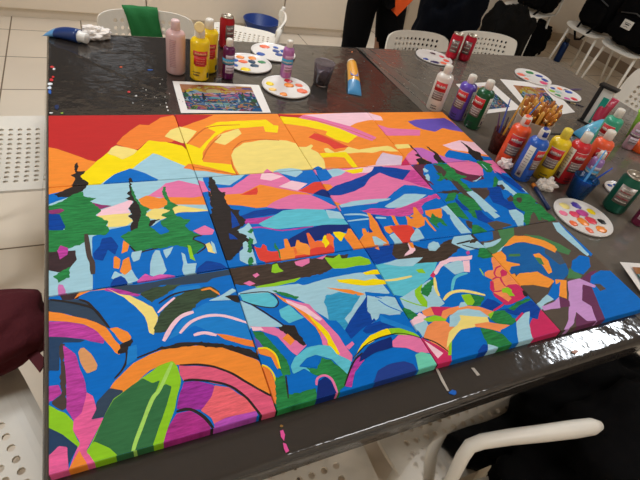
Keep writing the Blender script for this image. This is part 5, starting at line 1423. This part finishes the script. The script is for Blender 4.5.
# ------------------------------------------------ printed reference pictures
ITEMS=parse()
def printed(c,ic,label,z=.0008,zs=None,bright=.72):
    """c: four sheet corners from the far left, clockwise; ic: picture corners"""
    pts=[on(*q,TT+z) for q in c]
    if zs: pts=[on(*q,TT+h) for q,h in zip(c,zs)]
    ip=[on(*q,TT+z) for q in ic]
    if zs: ip=[on(*q,TT+h) for q,h in zip(ic,zs)]
    ctr=sum(pts,Vector())/4; t=empty('reference_print',(ctr.x,ctr.y,TT),label,'printed picture','printed reference pictures')
    off=Vector((ctr.x,ctr.y,TT)); up=Vector((0,0,1))
    mb=MB(); n=12; vs=[];fs=[]
    for j in range(n+1):
        for i in range(n+1):
            u,v=i/n,j/n; p=(pts[0]*(1-u)+pts[1]*u)*(1-v)+(pts[3]*(1-u)+pts[2]*u)*v-off
            vs.append(p)
    for j in range(n):
        for i in range(n): fs.append((j*(n+1)+i,(j+1)*(n+1)+i,(j+1)*(n+1)+i+1,j*(n+1)+i+1))
    mb.add(vs,fs,M((226,218,210),.6)); s=mb.build('paper',t); sm=s.modifiers.new('s','SOLIDIFY'); sm.thickness=.0005; sm.offset=-1
    V=[];Fc=[];Cc=[]; li=0
    def mp(x,y,h):
        u=x/1.235; v=-y/.925
        p=(ip[0]*(1-u)+ip[1]*u)*(1-v)+(ip[3]*(1-u)+ip[2]*u)*v-off; return p+up*h
    Q=lambda q:[(min(1.235,max(0,a)),min(0,max(-.925,b))) for a,b in q]
    quads={}
    for j in range(3):
        for i in range(4):
            quads['%d%d'%(i,j)]=[(i*.309,-(j+1)*.3085),((i+1)*.309,-(j+1)*.3085),((i+1)*.309,-j*.3085),(i*.309,-j*.3085)]
    base=[('',c_,q) for c_,q in (('O',[(0,-.5),(1.235,-.5),(1.235,0),(0,0)]),('B',[(0,-.925),(1.235,-.925),(1.235,-.25),(0,-.25)]))]
    for cv,c_,q in base+ITEMS:
        if cv:
            q=clip(Q(q),quads[cv])
            if not q or len(q)<3: continue
        if cv=='00' and c_=='R': c_='OR'
        h=.00025+li*1.2e-6; li+=1
        P3=[mp(a,b,h) for a,b in q]
        for tr in tessellate_polygon([P3]):
            a_,b_,c3=[P3[k] for k in tr]
            if (b_-a_).cross(c3-a_).z<0: b_,c3=c3,b_
            k=len(V); V+=[a_,b_,c3]; Fc.append((k,k+1,k+2)); Cc.append(c_)
    me=bpy.data.meshes.new('picture'); me.from_pydata(V,[],Fc); ca=me.color_attributes.new('Paint','FLOAT_COLOR','CORNER'); data=[]
    for c_ in Cc:
        cc=PAL[c_]; g=sum(cc)/3; data.extend((*lin(tuple((x*.72+g*.28)*bright for x in cc))[:3],.1)*3)
    ca.data.foreach_set('color',data); me.materials.append(PM); me.update(); o=bpy.data.objects.new('picture',me); COL.objects.link(o); o.parent=t
printed([(172.5,81),(259,85),(271,112.6),(181,113)],[(179.5,84),(251,87),(262.5,111.8),(187.5,109.5)],'printed landscape picture with white border touching the far edge of the mural')
printed([(456,84),(491,82),(522,109),(482,114)],[(462,87),(487,86),(510,107),(484,110)],'printed landscape picture half hidden behind the purple and green bottles')
printed([(500,79),(548,84),(575,112),(535,119)],[(513,85),(543,88),(560,108),(535,113)],'printed landscape picture behind the brush jar, under the far palettes')
printed([(620,262),(650,264),(676,300),(641,292)],[(632,267),(652,268),(668,293),(645,288)],'printed picture at the right picture edge overlapping the mural corner',zs=[.0185,.004,.003,.0185])
# ------------------------------------------------ spilled paint and drips
def splat(pts,rgb,label,name='paint_drip',h=.0008,z=0,glossy=.35):
    W=[on(a,b,TT+.0004+z) for a,b in pts]; c=sum(W,Vector())/len(W); c.z=TT+.0004+z
    mb=MB(); mb.poly([p-c for p in W],M(rgb,glossy),h); o=mb.build(name,loc=c); return tag(o,label,'paint drip','paint drips on the covers')
def ell(u,v,a,b,n=9,s=0):
    rr=random.Random(s); return [(u+a*math.cos(2*PI*i/n)*rr.uniform(.75,1.2),v-b*math.sin(2*PI*i/n)*rr.uniform(.75,1.2)) for i in range(n)]
splat([(280,431),(283,430),(285,435),(284,441),(281,437)],(226,80,150),'pink paint drip on the cover below the mural front edge, upper blob')
splat([(283,443),(286,444),(289,451),(286,453),(284,449)],(226,80,150),'pink paint drip at the very front edge of the cover')
splat(ell(281.5,426,1.6,1.2),(150,110,50),'ochre paint spot just above the pink drips')
splat(ell(453,392.5,3.8,2.6,10,3),(16,92,180),'bright blue paint spot at the end of the shiny front edge line')
splat([(435,368),(437,367),(446,385),(449,391),(447,391),(441,381)],(178,168,156),'thin whitish paint streak leading to the blue spot')
splat(ell(575,352,3,1.8,9,5),(150,90,50),'brown orange paint spot on the front edge at right')
splat([(471,368),(474,368),(480,375),(477,376)],(170,160,148),'short whitish streak on the cover below the crimson corner')
def stuff(name,spots,label):
    mb=MB(); c=on(spots[0][0],spots[0][1],TT+.0004)
    for k,(u,v,a,b,rgb) in enumerate(spots):
        W=[on(x,y,TT+.0004)-c for x,y in ell(u,v,a,b,8,k)]; mb.poly(W,M(rgb,.4),.0006)
    o=mb.build(name,loc=c); tag(o,label,'paint splatter',None,'stuff')
rr=random.Random(11)
sp=[(50,84,2.6,1.4,(220,224,226)),(51.5,80,2.2,1.6,(196,40,44)),(52,67,2,1.2,(190,50,50)),(54,69,1.6,1,(220,220,220)),(50,92,1.6,2.4,(30,90,180)),(49.5,88,2,1.4,(210,220,230)),(53,77,1.4,1,(200,40,40)),(51,113,2.4,.7,(220,220,216)),(57,107,2.4,2.6,(14,36,80)),(62,113.2,1.5,.6,(150,190,60))]
stuff('paint_splatter',sp,'red, white and blue paint splatter along the left end of the black cover')
sp=[(167,107,.8,1.1,(210,206,200)),(168,110.5,.8,.9,(210,206,200)),(166,103,.6,.6,(200,196,190)),(121,67,1.6,.7,(210,90,60)),(129,92,1.6,1,(200,50,50)),(136,96,1.2,.7,(190,190,186)),(150,70,3,.5,(40,90,170)),(146,90,.8,.5,(190,190,180)),(133,103,.7,.6,(180,180,176)),(165,97,.5,.5,(190,190,180)),(160,84,.5,.5,(190,190,180)),(352,52,.8,.6,(220,120,60))]+[(rr.uniform(140,172),rr.uniform(78,112),.5,.35,(180,176,170)) for _ in range(8)]
stuff('paint_splatter',sp,'scattered small paint specks on the black cover beside the reference print')
sp=[(rr.uniform(340,440),rr.uniform(60,108),rr.uniform(.3,.8),.25,(130,126,120)) for _ in range(16)]+[(rr.uniform(425,440),rr.uniform(103,109),.7,.6,(30,28,26)) for _ in range(8)]
stuff('paint_splatter',sp,'pale dried specks on the cover around the seam ridge')
